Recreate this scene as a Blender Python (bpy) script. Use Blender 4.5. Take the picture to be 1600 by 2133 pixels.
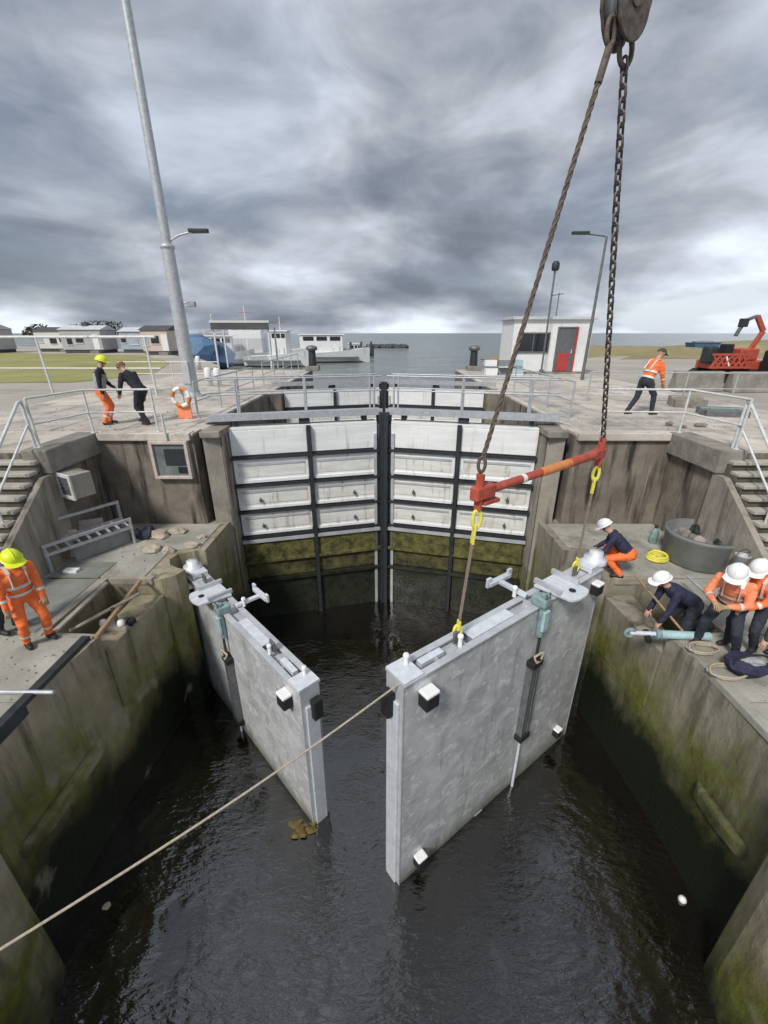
import bpy, bmesh, math, random
import numpy as np
from mathutils import Vector, Matrix, noise as mnoise
random.seed(7)
R = math.radians
S = bpy.context.scene
COL = S.collection
for o in list(bpy.data.objects): bpy.data.objects.remove(o)

# ------------------------------------------------------------------ camera, sky, sun, exposure
H = 2.25
PITCH = math.atan(373 / 882)
cam = bpy.data.cameras.new('camera'); co = bpy.data.objects.new('camera', cam); COL.objects.link(co)
co.location = (0, 0, H); co.rotation_euler = (math.pi / 2 - PITCH, 0, 0)
cam.sensor_fit = 'HORIZONTAL'; cam.sensor_width = 36; cam.lens = 36 * 882 / 1600
cam.clip_start = 0.05; cam.clip_end = 9000
S.camera = co
S.render.resolution_x, S.render.resolution_y = 768, 1024

SUN_EL, SUN_AZ = R(46), R(212)      # azimuth clockwise from +Y
w = bpy.data.worlds.new('World'); S.world = w; w.use_nodes = True
nt = w.node_tree; N, L = nt.nodes, nt.links
N.clear()
out = N.new('ShaderNodeOutputWorld'); bg = N.new('ShaderNodeBackground'); L.new(bg.outputs[0], out.inputs[0])
sky = N.new('ShaderNodeTexSky'); sky.sky_type = 'NISHITA'; sky.sun_disc = False
sky.sun_elevation = SUN_EL; sky.sun_rotation = SUN_AZ; sky.dust_density = 2.0
tc = N.new('ShaderNodeTexCoord'); sp = N.new('ShaderNodeSeparateXYZ'); L.new(tc.outputs['Generated'], sp.inputs[0])
def wm(op, a, b=None, clamp=False):
    n = N.new('ShaderNodeMath'); n.operation = op; n.use_clamp = clamp
    for i, v in enumerate((a, b)):
        if v is None: continue
        if isinstance(v, (int, float)): n.inputs[i].default_value = v
        else: L.new(v, n.inputs[i])
    return n.outputs[0]
zc = wm('ADD', wm('MAXIMUM', sp.outputs[2], 0.0), 0.24)
cb = N.new('ShaderNodeCombineXYZ')
L.new(wm('DIVIDE', sp.outputs[0], zc), cb.inputs[0]); L.new(wm('DIVIDE', sp.outputs[1], zc), cb.inputs[1])
cb.inputs[2].default_value = 3.7
def wnoise(scale, detail, rough, dist, off):
    mp = N.new('ShaderNodeMapping'); mp.inputs['Location'].default_value = off
    L.new(cb.outputs[0], mp.inputs[0])
    n = N.new('ShaderNodeTexNoise'); n.inputs['Scale'].default_value = scale; n.inputs['Detail'].default_value = detail
    n.inputs['Roughness'].default_value = rough; n.inputs['Distortion'].default_value = dist
    L.new(mp.outputs[0], n.inputs['Vector']); return n.outputs['Fac']
big = wnoise(0.75, 3, 0.45, 0.25, (17, 17, 0))
mid = wnoise(2.3, 10, 0.55, 0.1, (17, 17, 1))
pm = N.new('ShaderNodeMapping'); pm.inputs['Scale'].default_value = (1, 1, 2.4); pm.inputs['Location'].default_value = (3, 1, 0); L.new(tc.outputs['Generated'], pm.inputs[0])
pn = N.new('ShaderNodeTexNoise'); pn.inputs['Scale'].default_value = 3.3; pn.inputs['Detail'].default_value = 9; pn.inputs['Roughness'].default_value = 0.52; pn.inputs['Distortion'].default_value = 0.45
L.new(pm.outputs[0], pn.inputs['Vector'])
cl = wm('ADD', wm('ADD', wm('MULTIPLY', big, 0.46), wm('MULTIPLY', mid, 0.16)), wm('MULTIPLY', pn.outputs['Fac'], 0.38))
cl = wm('ADD', cl, wm('MULTIPLY', wm('SUBTRACT', 1.0, wm('MULTIPLY', wm('ABSOLUTE', sp.outputs[2]), 9.0), True), 0.055))   # paler air low over the sea, all round
ramp = N.new('ShaderNodeValToRGB'); L.new(cl, ramp.inputs[0])
cr = ramp.color_ramp
cr.elements[0].position = 0.40; cr.elements[0].color = (0.145, 0.165, 0.205, 1)
cr.elements[1].position = 0.605; cr.elements[1].color = (0.66, 0.71, 0.79, 1)
for p_, c_ in ((0.452, (0.21, 0.235, 0.285, 1)), (0.500, (0.32, 0.345, 0.39, 1)), (0.548, (0.46, 0.495, 0.56, 1))):
    e = cr.elements.new(p_); e.color = c_
mx = N.new('ShaderNodeMix'); mx.data_type = 'RGBA'
sk = N.new('ShaderNodeVectorMath'); sk.operation = 'SCALE'; sk.inputs['Scale'].default_value = 0.065
L.new(sky.outputs[0], sk.inputs[0])
gap = wm('SUBTRACT', 1.0, wm('MULTIPLY', wm('SUBTRACT', wnoise(0.8, 4, 0.5, 0.2, (7, 1, 2)), 0.52, True), 3.0, True))
L.new(wm('MAXIMUM', gap, 0.72), mx.inputs[0]); L.new(sk.outputs[0], mx.inputs[6]); L.new(ramp.outputs[0], mx.inputs[7])
L.new(mx.outputs[2], bg.inputs[0]); bg.inputs[1].default_value = 1.0

sl = bpy.data.lights.new('sun', 'SUN'); sl.energy = 2.3; sl.angle = R(11); sl.color = (1.0, 0.965, 0.91)
so = bpy.data.objects.new('sun', sl); COL.objects.link(so)
sd = Vector((math.sin(SUN_AZ) * math.cos(SUN_EL), math.cos(SUN_AZ) * math.cos(SUN_EL), math.sin(SUN_EL)))
so.rotation_euler = sd.to_track_quat('Z', 'Y').to_euler(); so.location = (0, 0, 40)
S.view_settings.view_transform = 'Standard'; S.view_settings.look = 'None'
S.view_settings.exposure = 0.48; S.view_settings.gamma = 1; S.view_settings.use_curve_mapping = False
S.render.engine = 'CYCLES'

# ------------------------------------------------------------------ layout aid: pixel of the 1600x2133 photograph -> world point on a plane
_s, _c = math.sin(PITCH), math.cos(PITCH)
def ray(x, y):
    a = (x - 800) / 882; b = (1066.5 - y) / 882
    return Vector((a, _c + b * _s, -_s + b * _c))
def Pz(x, y, z):
    r = ray(x, y); t = (z - H) / r.z; return Vector((r.x * t, r.y * t, z))
def Py(x, y, Y):
    r = ray(x, y); t = Y / r.y; return Vector((r.x * t, Y, H + r.z * t))

# ------------------------------------------------------------------ materials
MATS = {}
def mat(name, col, rough=0.7, metal=0.0, var=0.18, scale=6.0, bump=0.0, bscale=None, col2=None, stretch=None, spec=0.5, coat=0, stain=None):
    m = bpy.data.materials.new(name); m.use_nodes = True
    n, l = m.node_tree.nodes, m.node_tree.links
    b = n['Principled BSDF']; b.inputs['Roughness'].default_value = rough; b.inputs['Metallic'].default_value = metal
    b.inputs['Specular IOR Level'].default_value = spec
    if coat: b.inputs['Coat Weight'].default_value = coat
    t = n.new('ShaderNodeTexCoord'); mp = n.new('ShaderNodeMapping'); l.new(t.outputs['Object'], mp.inputs[0])
    if stretch: mp.inputs['Scale'].default_value = stretch
    nz = n.new('ShaderNodeTexNoise'); nz.inputs['Scale'].default_value = scale; nz.inputs['Detail'].default_value = 8; nz.inputs['Roughness'].default_value = 0.62
    l.new(mp.outputs[0], nz.inputs['Vector'])
    rp = n.new('ShaderNodeValToRGB'); l.new(nz.outputs['Fac'], rp.inputs[0])
    c2 = col2 or tuple(min(1, c * (1 + var)) for c in col); c1 = col if col2 else tuple(c * (1 - var) for c in col)
    rp.color_ramp.elements[0].position = 0.33; rp.color_ramp.elements[0].color = (*c1, 1)
    rp.color_ramp.elements[1].position = 0.67; rp.color_ramp.elements[1].color = (*c2, 1)
    colour = rp.outputs[0]
    if stain:
        sc_, amt, st_, ss_, lo_ = stain
        m3 = n.new('ShaderNodeMapping'); m3.inputs['Scale'].default_value = st_; gg = n.new('ShaderNodeNewGeometry'); l.new(gg.outputs['Position'], m3.inputs[0])
        n3 = n.new('ShaderNodeTexNoise'); n3.inputs['Scale'].default_value = ss_; n3.inputs['Detail'].default_value = 9; n3.inputs['Roughness'].default_value = .66; n3.inputs['Distortion'].default_value = .3; l.new(m3.outputs[0], n3.inputs['Vector'])
        r3 = n.new('ShaderNodeMapRange'); r3.inputs[1].default_value = lo_; r3.inputs[2].default_value = lo_ + .12; r3.inputs[4].default_value = amt; l.new(n3.outputs['Fac'], r3.inputs[0])
        colour = ramp_mix(n, l, r3.outputs[0], colour, sc_)
    l.new(colour, b.inputs['Base Color'])
    if bump:
        n2 = n.new('ShaderNodeTexNoise'); n2.inputs['Scale'].default_value = bscale or scale * 4; n2.inputs['Detail'].default_value = 6
        l.new(mp.outputs[0], n2.inputs['Vector'])
        bp = n.new('ShaderNodeBump'); bp.inputs['Strength'].default_value = bump; bp.inputs['Distance'].default_value = 0.03
        l.new(n2.outputs['Fac'], bp.inputs['Height']); l.new(bp.outputs[0], b.inputs['Normal'])
    MATS[name] = m; return m

def ramp_mix(n, l, fac, a, b):
    m = n.new('ShaderNodeMix'); m.data_type = 'RGBA'; l.new(fac, m.inputs[0])
    for i, v in ((6, a), (7, b)):
        if isinstance(v, tuple): m.inputs[i].default_value = (*v, 1)
        else: l.new(v, m.inputs[i])
    return m.outputs[2]

def galv_mat(name):
    m = bpy.data.materials.new(name); m.use_nodes = True
    n, l = m.node_tree.nodes, m.node_tree.links; b = n['Principled BSDF']
    g = n.new('ShaderNodeNewGeometry')
    def nz(scale, st, det, dist=0.0, rot=(0, 0, 0)):
        mp = n.new('ShaderNodeMapping'); mp.inputs['Scale'].default_value = st; mp.inputs['Rotation'].default_value = rot; l.new(g.outputs['Position'], mp.inputs[0])
        q = n.new('ShaderNodeTexNoise'); q.inputs['Scale'].default_value = scale; q.inputs['Detail'].default_value = det; q.inputs['Roughness'].default_value = .62; q.inputs['Distortion'].default_value = dist
        l.new(mp.outputs[0], q.inputs['Vector']); return q.outputs['Fac']
    def mr(v, a, b_, lo=0, hi=1):
        q = n.new('ShaderNodeMapRange'); q.inputs[1].default_value = a; q.inputs[2].default_value = b_; q.inputs[3].default_value = lo; q.inputs[4].default_value = hi; l.new(v, q.inputs[0]); return q.outputs[0]
    def mu(v, k):
        q = n.new('ShaderNodeMath'); q.operation = 'MULTIPLY'; l.new(v, q.inputs[0]); q.inputs[1].default_value = k; return q.outputs[0]
    c = ramp_mix(n, l, mr(nz(2.2, (1, 1, 1), 9, .5), .34, .66), (0.41, 0.42, 0.43), (0.63, 0.64, 0.645))
    c = ramp_mix(n, l, mu(mr(nz(4.5, (1, 1, 1.3), 9, .9), .53, .63), .8), c, (0.76, 0.77, 0.78))          # bright patches of fresh zinc
    c = ramp_mix(n, l, mu(mr(nz(6, (1, 1, .10), 6), .57, .70), .55), c, (0.25, 0.255, 0.26))            # run marks
    c = ramp_mix(n, l, mu(mr(nz(3.2, (.25, .25, 4), 5, .3), .62, .68), .5), c, (0.66, 0.67, 0.68))      # scuffs along the plate
    sx = n.new('ShaderNodeSeparateXYZ'); l.new(g.outputs['Position'], sx.inputs[0])
    ad = n.new('ShaderNodeMath'); l.new(sx.outputs[2], ad.inputs[0]); l.new(mu(nz(3, (1, 1, 1), 6), .5), ad.inputs[1])
    c = ramp_mix(n, l, mu(mr(ad.outputs[0], -5.2, -5.7), .8), c, (0.10, 0.10, 0.055))                    # slime at the waterline
    l.new(c, b.inputs['Base Color']); b.inputs['Metallic'].default_value = .2
    l.new(mr(nz(9, (1, 1, 1), 6), .3, .7, .38, .66), b.inputs['Roughness'])
    bp = n.new('ShaderNodeBump'); bp.inputs['Strength'].default_value = .2; bp.inputs['Distance'].default_value = .02
    l.new(nz(5, (1, 1, 1), 4), bp.inputs['Height']); l.new(bp.outputs[0], b.inputs['Normal']); MATS[name] = m
def wall_mat(name, dry1, dry2, tide=-3.7, soft=0.9, streak=1.0, bare=0.0):
    """old concrete: board streaks, blotches, algae from the tide line down, chamber shade painted into its near-black foot"""
    m = bpy.data.materials.new(name); m.use_nodes = True
    n, l = m.node_tree.nodes, m.node_tree.links; b = n['Principled BSDF']
    g = n.new('ShaderNodeNewGeometry'); s_ = n.new('ShaderNodeSeparateXYZ'); l.new(g.outputs['Position'], s_.inputs[0])
    def nz(scale, st, det=8, rough=0.6, dist=0):
        mp = n.new('ShaderNodeMapping'); mp.inputs['Scale'].default_value = st; l.new(g.outputs['Position'], mp.inputs[0])
        q = n.new('ShaderNodeTexNoise'); q.inputs['Scale'].default_value = scale; q.inputs['Detail'].default_value = det
        q.inputs['Roughness'].default_value = rough; q.inputs['Distortion'].default_value = dist
        l.new(mp.outputs[0], q.inputs['Vector']); return q.outputs['Fac']
    def mr(v, a, b_, lo=0, hi=1):
        q = n.new('ShaderNodeMapRange'); q.inputs[1].default_value = a; q.inputs[2].default_value = b_
        q.inputs[3].default_value = lo; q.inputs[4].default_value = hi; l.new(v, q.inputs[0]); return q.outputs[0]
    def ma(op, a, b_):
        q = n.new('ShaderNodeMath'); q.operation = op
        for i, v in enumerate((a, b_)):
            if isinstance(v, (int, float)): q.inputs[i].default_value = v
            else: l.new(v, q.inputs[i])
        return q.outputs[0]
    blot = nz(1.6, (1, 1, 1), 10, 0.65, 0.3)
    strk = nz(4.0, (1, 1, 0.12), 8, 0.6, 0.1)
    c = ramp_mix(n, l, mr(blot, 0.34, 0.66), dry1, dry2)
    c = ramp_mix(n, l, ma('MULTIPLY', mr(strk, 0.50, 0.68), 0.85 * streak), c, tuple(x * 0.28 for x in dry1))
    c = ramp_mix(n, l, ma('MULTIPLY', mr(nz(5.5, (1, 1, 0.09), 6, .6, .1), 0.60, 0.72), 0.45 * streak), c, (0.46, 0.43, 0.38))
    zz = ma('ADD', s_.outputs[2], ma('MULTIPLY', ma('SUBTRACT', nz(0.9, (1, 1, 0.6), 9, 0.65, 0.5), 0.5), 2.8))
    patch = mr(nz(1.1, (1, 1, 0.9), 7, 0.6, 0.4), 0.42, 0.6)
    c = ramp_mix(n, l, ma('MULTIPLY', mr(zz, tide + soft, tide, 0, 1), ma('ADD', ma('MULTIPLY', patch, 0.45), 0.55)), c, ramp_mix(n, l, mr(nz(7, (1, 1, .5)), .35, .65), (0.090, 0.078, 0.022), (0.130, 0.155, 0.026)))
    c = ramp_mix(n, l, mr(zz, tide - 0.25, tide - 1.1, 0, 1), c, (0.010, 0.013, 0.006))  # near-black foot: dark algae with the chamber's shade painted in
    c = ramp_mix(n, l, ma('MULTIPLY', mr(nz(1.7, (1, 1, .75), 6, .5, .6), 0.60, 0.70), 0.85 * bare), c, ramp_mix(n, l, mr(blot, .35, .65), (0.23, 0.21, 0.16), (0.33, 0.31, 0.25)))
    l.new(c, b.inputs['Base Color'])
    l.new(mr(zz, tide + 0.2, tide - 0.8, 0.88, 0.42), b.inputs['Roughness'])
    b.inputs['Specular IOR Level'].default_value = 0.3
    bp = n.new('ShaderNodeBump'); bp.inputs['Strength'].default_value = 0.55; bp.inputs['Distance'].default_value = 0.05
    l.new(ma('ADD', nz(9, (1, 1, .5), 9, .7), ma('MULTIPLY', strk, 0.6)), bp.inputs['Height']); l.new(bp.outputs[0], b.inputs['Normal'])
    MATS[name] = m; return m

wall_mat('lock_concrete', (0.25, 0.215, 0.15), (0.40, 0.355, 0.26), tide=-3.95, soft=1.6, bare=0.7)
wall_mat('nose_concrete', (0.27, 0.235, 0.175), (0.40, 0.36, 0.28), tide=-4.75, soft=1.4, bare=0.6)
wall_mat('lock_concrete_shaded', (0.20, 0.18, 0.14), (0.34, 0.31, 0.25), tide=-3.75, soft=1.2, bare=0.0)  # darker copy of the wall concrete, the right wall's shade in its colour
wall_mat('pier_concrete', (0.15, 0.128, 0.105), (0.265, 0.232, 0.19), tide=-4.3, soft=0.6, streak=1.25)
wall_mat('stub_concrete', (0.25, 0.225, 0.19), (0.36, 0.33, 0.28), tide=-4.2, soft=0.7, streak=0.9)
mat('quay_concrete', (0.39, 0.345, 0.295), 0.9, var=0, scale=0.9, bump=0.5, bscale=9, col2=(0.60, 0.55, 0.48), stain=((0.13, 0.12, 0.10), .6, (1, 1, 1), 1.1, .54))
mat('quay_concrete_b', (0.30, 0.275, 0.245), 0.9, var=0, scale=1.3, bump=0.5, bscale=9, col2=(0.50, 0.46, 0.41), stain=((0.13, 0.12, 0.10), .6, (1, 1, 1), 1.1, .54))
mat('deck_concrete', (0.24, 0.235, 0.20), 0.9, var=0, scale=1.4, bump=0.5, bscale=11, col2=(0.40, 0.385, 0.335), stain=((0.13, 0.12, 0.10), .6, (1, 1, 1), 1.1, .54))
mat('coping', (0.16, 0.15, 0.13), 0.9, var=0, scale=2.5, bump=0.6, col2=(0.29, 0.27, 0.235))
mat('tread_concrete', (0.33, 0.31, 0.265), 0.9, var=0, scale=4, bump=0.5, col2=(0.46, 0.435, 0.38))
mat('riser_shade', (0.10, 0.092, 0.075), 0.95, var=0.35, scale=3, bump=0.5)  # the shade under the treads is put into this dark colour
mat('ground_mix', (0.30, 0.27, 0.225), 0.95, var=0, scale=0.18, bump=0.6, bscale=3, col2=(0.43, 0.40, 0.35))
mat('grass', (0.20, 0.21, 0.05), 0.95, var=0, scale=0.25, bump=0.8, bscale=4, col2=(0.33, 0.30, 0.13))
mat('dune', (0.20, 0.17, 0.09), 0.95, var=0, scale=0.12, bump=0.8, bscale=2, col2=(0.30, 0.26, 0.15))
mat('galv', (0.42, 0.435, 0.455), 0.52, 0.30, var=0, scale=2.6, bump=0.12, bscale=18, col2=(0.60, 0.615, 0.635))
galv_mat('galv_skin')
mat('galv_bright', (0.66, 0.69, 0.73), 0.45, 0.25, var=0.12, scale=8, bump=0.1)
mat('steel_dark', (0.038, 0.043, 0.048), 0.55, 0.3, var=0.3, scale=8)
mat('steel_grey', (0.16, 0.165, 0.17), 0.5, 0.4, var=0.25, scale=8)
mat('rust_rope', (0.13, 0.10, 0.08), 0.8, 0.2, var=0.4, scale=20, bump=0.4)
mat('chain_steel', (0.12, 0.10, 0.085), 0.6, 0.5, var=0.45, scale=14)
mat('rubber', (0.012, 0.012, 0.014), 0.75, var=0.2)
mat('white_pad', (0.80, 0.81, 0.80), 0.5, var=0.06, scale=9)
mat('white_paint', (0.74, 0.75, 0.74), 0.5, var=0.07, scale=4, stain=((0.42, 0.38, 0.30), .4, (1, 1, .15), 4, .58))
mat('rail_white', (0.60, 0.61, 0.60), 0.5, 0.1, var=0.14, scale=9, stain=((0.22, 0.13, 0.07), .7, (1, 1, .5), 7, .6))
mat('rail_galv', (0.46, 0.48, 0.50), 0.45, 0.35, var=0.15, scale=9)
mat('gate_panel', (0.70, 0.71, 0.70), 0.55, var=0, scale=2.2, col2=(0.84, 0.85, 0.84), stretch=(0.4, 0.4, 3.5), bump=0.1, stain=((0.30, 0.23, 0.15), .55, (1, 1, .12), 5, .56))
mat('gate_panel_low', (0.62, 0.61, 0.55), 0.6, var=0, scale=2.6, col2=(0.78, 0.78, 0.755), stretch=(0.5, 0.5, 2.5), bump=0.15, stain=((0.25, 0.20, 0.11), .65, (1, 1, .15), 5, .54))
mat('moss_panel', (0.030, 0.026, 0.010), 0.85, var=0, scale=4.2, bump=1.0, bscale=14, col2=(0.17, 0.165, 0.045))
mat('moss_low', (0.020, 0.020, 0.009), 0.7, var=0, scale=4, bump=0.8, bscale=12, col2=(0.12, 0.112, 0.038))
mat('wet_steel', (0.022, 0.025, 0.016), 0.4, var=0.5, scale=4, bump=0.4)
mat('red_paint', (0.33, 0.055, 0.035), 0.6, var=0, scale=7, col2=(0.52, 0.10, 0.055), bump=0.2, stain=((0.10, 0.05, 0.04), .8, (1, 1, 1), 16, .57))
mat('orange_paint', (0.62, 0.22, 0.06), 0.5, var=0.15, scale=7, stain=((0.16, 0.09, 0.05), .7, (1, 1, 1), 16, .58))
mat('yellow_web', (0.72, 0.66, 0.10), 0.8, var=0.2, scale=30)
mat('brown_web', (0.26, 0.20, 0.155), 0.85, var=0.25, scale=30)
mat('tan_rope', (0.40, 0.345, 0.26), 0.9, var=0.25, scale=40, bump=0.3)
mat('teal', (0.20, 0.29, 0.285), 0.55, var=0.3, scale=9, stain=((0.06, 0.06, 0.05), .7, (1, 1, 1), 14, .56))
mat('pale_blue', (0.36, 0.52, 0.53), 0.5, var=0.18, scale=8)
mat('navy', (0.022, 0.024, 0.055), 0.8, var=0.3, scale=12)
mat('wood', (0.30, 0.20, 0.11), 0.8, var=0.3, scale=5, stretch=(4, 4, .6))
mat('wood_grey', (0.30, 0.275, 0.225), 0.85, var=0.22, scale=5)
mat('grey_plastic', (0.22, 0.235, 0.24), 0.6, var=0.15, scale=5)
mat('drum_grey', (0.13, 0.14, 0.135), 0.65, var=0, scale=3, col2=(0.20, 0.205, 0.20))
mat('glass_dark', (0.02, 0.025, 0.03), 0.12, var=0.2)
mat('screen_glass', (0.10, 0.12, 0.12), 0.25, var=0, scale=3, col2=(0.20, 0.23, 0.22))
mat('door_grey', (0.12, 0.125, 0.135), 0.5, var=0.1)
mat('door_red', (0.42, 0.05, 0.04), 0.5, var=0.15)
mat('pink_frame', (0.52, 0.44, 0.40), 0.7, var=0.15, scale=9)
mat('hivis_orange', (0.90, 0.185, 0.045), 0.75, var=0.14, scale=11, bump=0.35, bscale=16, stain=((0.30, 0.10, 0.05), .55, (1, 1, 1), 7, .57))
mat('hivis_orange_pale', (0.88, 0.27, 0.13), 0.75, var=0.14, scale=11, bump=0.35, bscale=16, stain=((0.30, 0.10, 0.05), .55, (1, 1, 1), 7, .57))
mat('reflective', (0.68, 0.66, 0.62), 0.4, 0.1, var=0.1)
mat('cloth_black', (0.014, 0.015, 0.020), 0.85, var=0.3, scale=10, bump=0.35, bscale=16)
mat('cloth_dark', (0.028, 0.032, 0.045), 0.85, var=0.3, scale=10, bump=0.35, bscale=16)
mat('cloth_grey', (0.30, 0.31, 0.32), 0.85, var=0.2, scale=10)
mat('skin', (0.52, 0.30, 0.215), 0.6, var=0.08, scale=14)
mat('hair', (0.16, 0.075, 0.03), 0.7, var=0.3, scale=30)
mat('boot', (0.02, 0.018, 0.016), 0.6, var=0.3)
mat('glove', (0.42, 0.27, 0.15), 0.8, var=0.2)
mat('helmet_yellow', (0.72, 0.82, 0.02), 0.4, var=0.05, coat=0.3)
mat('helmet_white', (0.82, 0.82, 0.81), 0.35, var=0.04, coat=0.3, stain=((0.45, 0.43, 0.38), .4, (1, 1, 1), 14, .58))
mat('cap_green', (0.05, 0.06, 0.035), 0.8, var=0.2)
mat('blue_tarp', (0.06, 0.13, 0.24), 0.6, var=0.25, scale=3)
mat('caravan_white', (0.62, 0.61, 0.56), 0.6, var=0.08, scale=1)
mat('caravan_grey', (0.40, 0.40, 0.42), 0.6, var=0.12, scale=1)
mat('caravan_blue', (0.34, 0.40, 0.46), 0.6, var=0.12, scale=1)
mat('caravan_pink', (0.56, 0.46, 0.40), 0.6, var=0.12, scale=1)
mat('roof_dark', (0.07, 0.07, 0.075), 0.8, var=0.2, scale=1)
mat('roof_pale', (0.52, 0.53, 0.54), 0.7, var=0.1, scale=1)
mat('hull_grey', (0.12, 0.13, 0.14), 0.5, var=0.2)
mat('stone', (0.22, 0.20, 0.175), 0.95, var=0.3, scale=5, bump=0.6)
mat('stone_pale', (0.42, 0.36, 0.28), 0.95, var=0.3, scale=5, bump=0.6)
mat('foliage', (0.045, 0.06, 0.025), 0.9, var=0.4, scale=3)
mat('bark', (0.08, 0.06, 0.04), 0.9)
mat('weed', (0.12, 0.085, 0.02), 0.8, var=0.4, scale=12, bump=0.5)
mat('silt', (0.05, 0.04, 0.03), 0.9)
mat('plate_green', (0.17, 0.175, 0.155), 0.75, 0.1, var=0, scale=2.5, col2=(0.255, 0.26, 0.235), bump=0.35, bscale=60)

m_ = mat('pane_clear', (0.45, 0.50, 0.55), 0.15, var=0.1)
m_.node_tree.nodes['Principled BSDF'].inputs['Alpha'].default_value = 0.18
def water_mat(name, base, rough, ior, sx, strength, dist, stretch=(1, 1, 1), rot=0.0):
    m = bpy.data.materials.new(name); m.use_nodes = True
    n, l = m.node_tree.nodes, m.node_tree.links; b = n['Principled BSDF']
    b.inputs['Base Color'].default_value = (*base, 1); b.inputs['Roughness'].default_value = rough; b.inputs['IOR'].default_value = ior
    g = n.new('ShaderNodeNewGeometry')
    def nz(scale, st, rz, det, d):
        mp = n.new('ShaderNodeMapping'); mp.inputs['Scale'].default_value = st; mp.inputs['Rotation'].default_value = (0, 0, rz)
        l.new(g.outputs['Position'], mp.inputs[0])
        q = n.new('ShaderNodeTexNoise'); q.inputs['Scale'].default_value = scale; q.inputs['Detail'].default_value = det; q.inputs['Distortion'].default_value = d
        l.new(mp.outputs[0], q.inputs['Vector']); return q.outputs['Fac']
    a = nz(sx, stretch, rot, 3, 0.4); c = nz(sx * 0.22, (1, 1, 1), 0, 2, 0); d = nz(sx * 1.3, stretch, -rot * 1.4, 2, 0.3)
    ad = n.new('ShaderNodeMath'); ad.operation = 'MULTIPLY_ADD'; l.new(d, ad.inputs[0]); ad.inputs[1].default_value = 0.55; l.new(a, ad.inputs[2])
    # patches of calmer and rougher water
    mr = n.new('ShaderNodeMapRange'); l.new(c, mr.inputs[0]); mr.inputs[1].default_value = 0.36; mr.inputs[2].default_value = 0.62; mr.inputs[3].default_value = 0.12; mr.inputs[4].default_value = 1.0
    mu = n.new('ShaderNodeMath'); mu.operation = 'MULTIPLY'; l.new(ad.outputs[0], mu.inputs[0]); l.new(mr.outputs[0], mu.inputs[1])
    bp = n.new('ShaderNodeBump'); bp.inputs['Strength'].default_value = strength; bp.inputs['Distance'].default_value = dist
    l.new(mu.outputs[0], bp.inputs['Height']); l.new(bp.outputs[0], b.inputs['Normal'])
    MATS[name] = m
water_mat('lock_water', (0.006, 0.005, 0.003), 0.05, 2.1, 5.0, 0.42, 0.062, (1.0, 2.3, 1), R(-14))
water_mat('sea_water', (0.15, 0.175, 0.165), 0.18, 1.33, 0.5, 0.9, 0.5, (0.6, 2.2, 1), 0.2)

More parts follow.
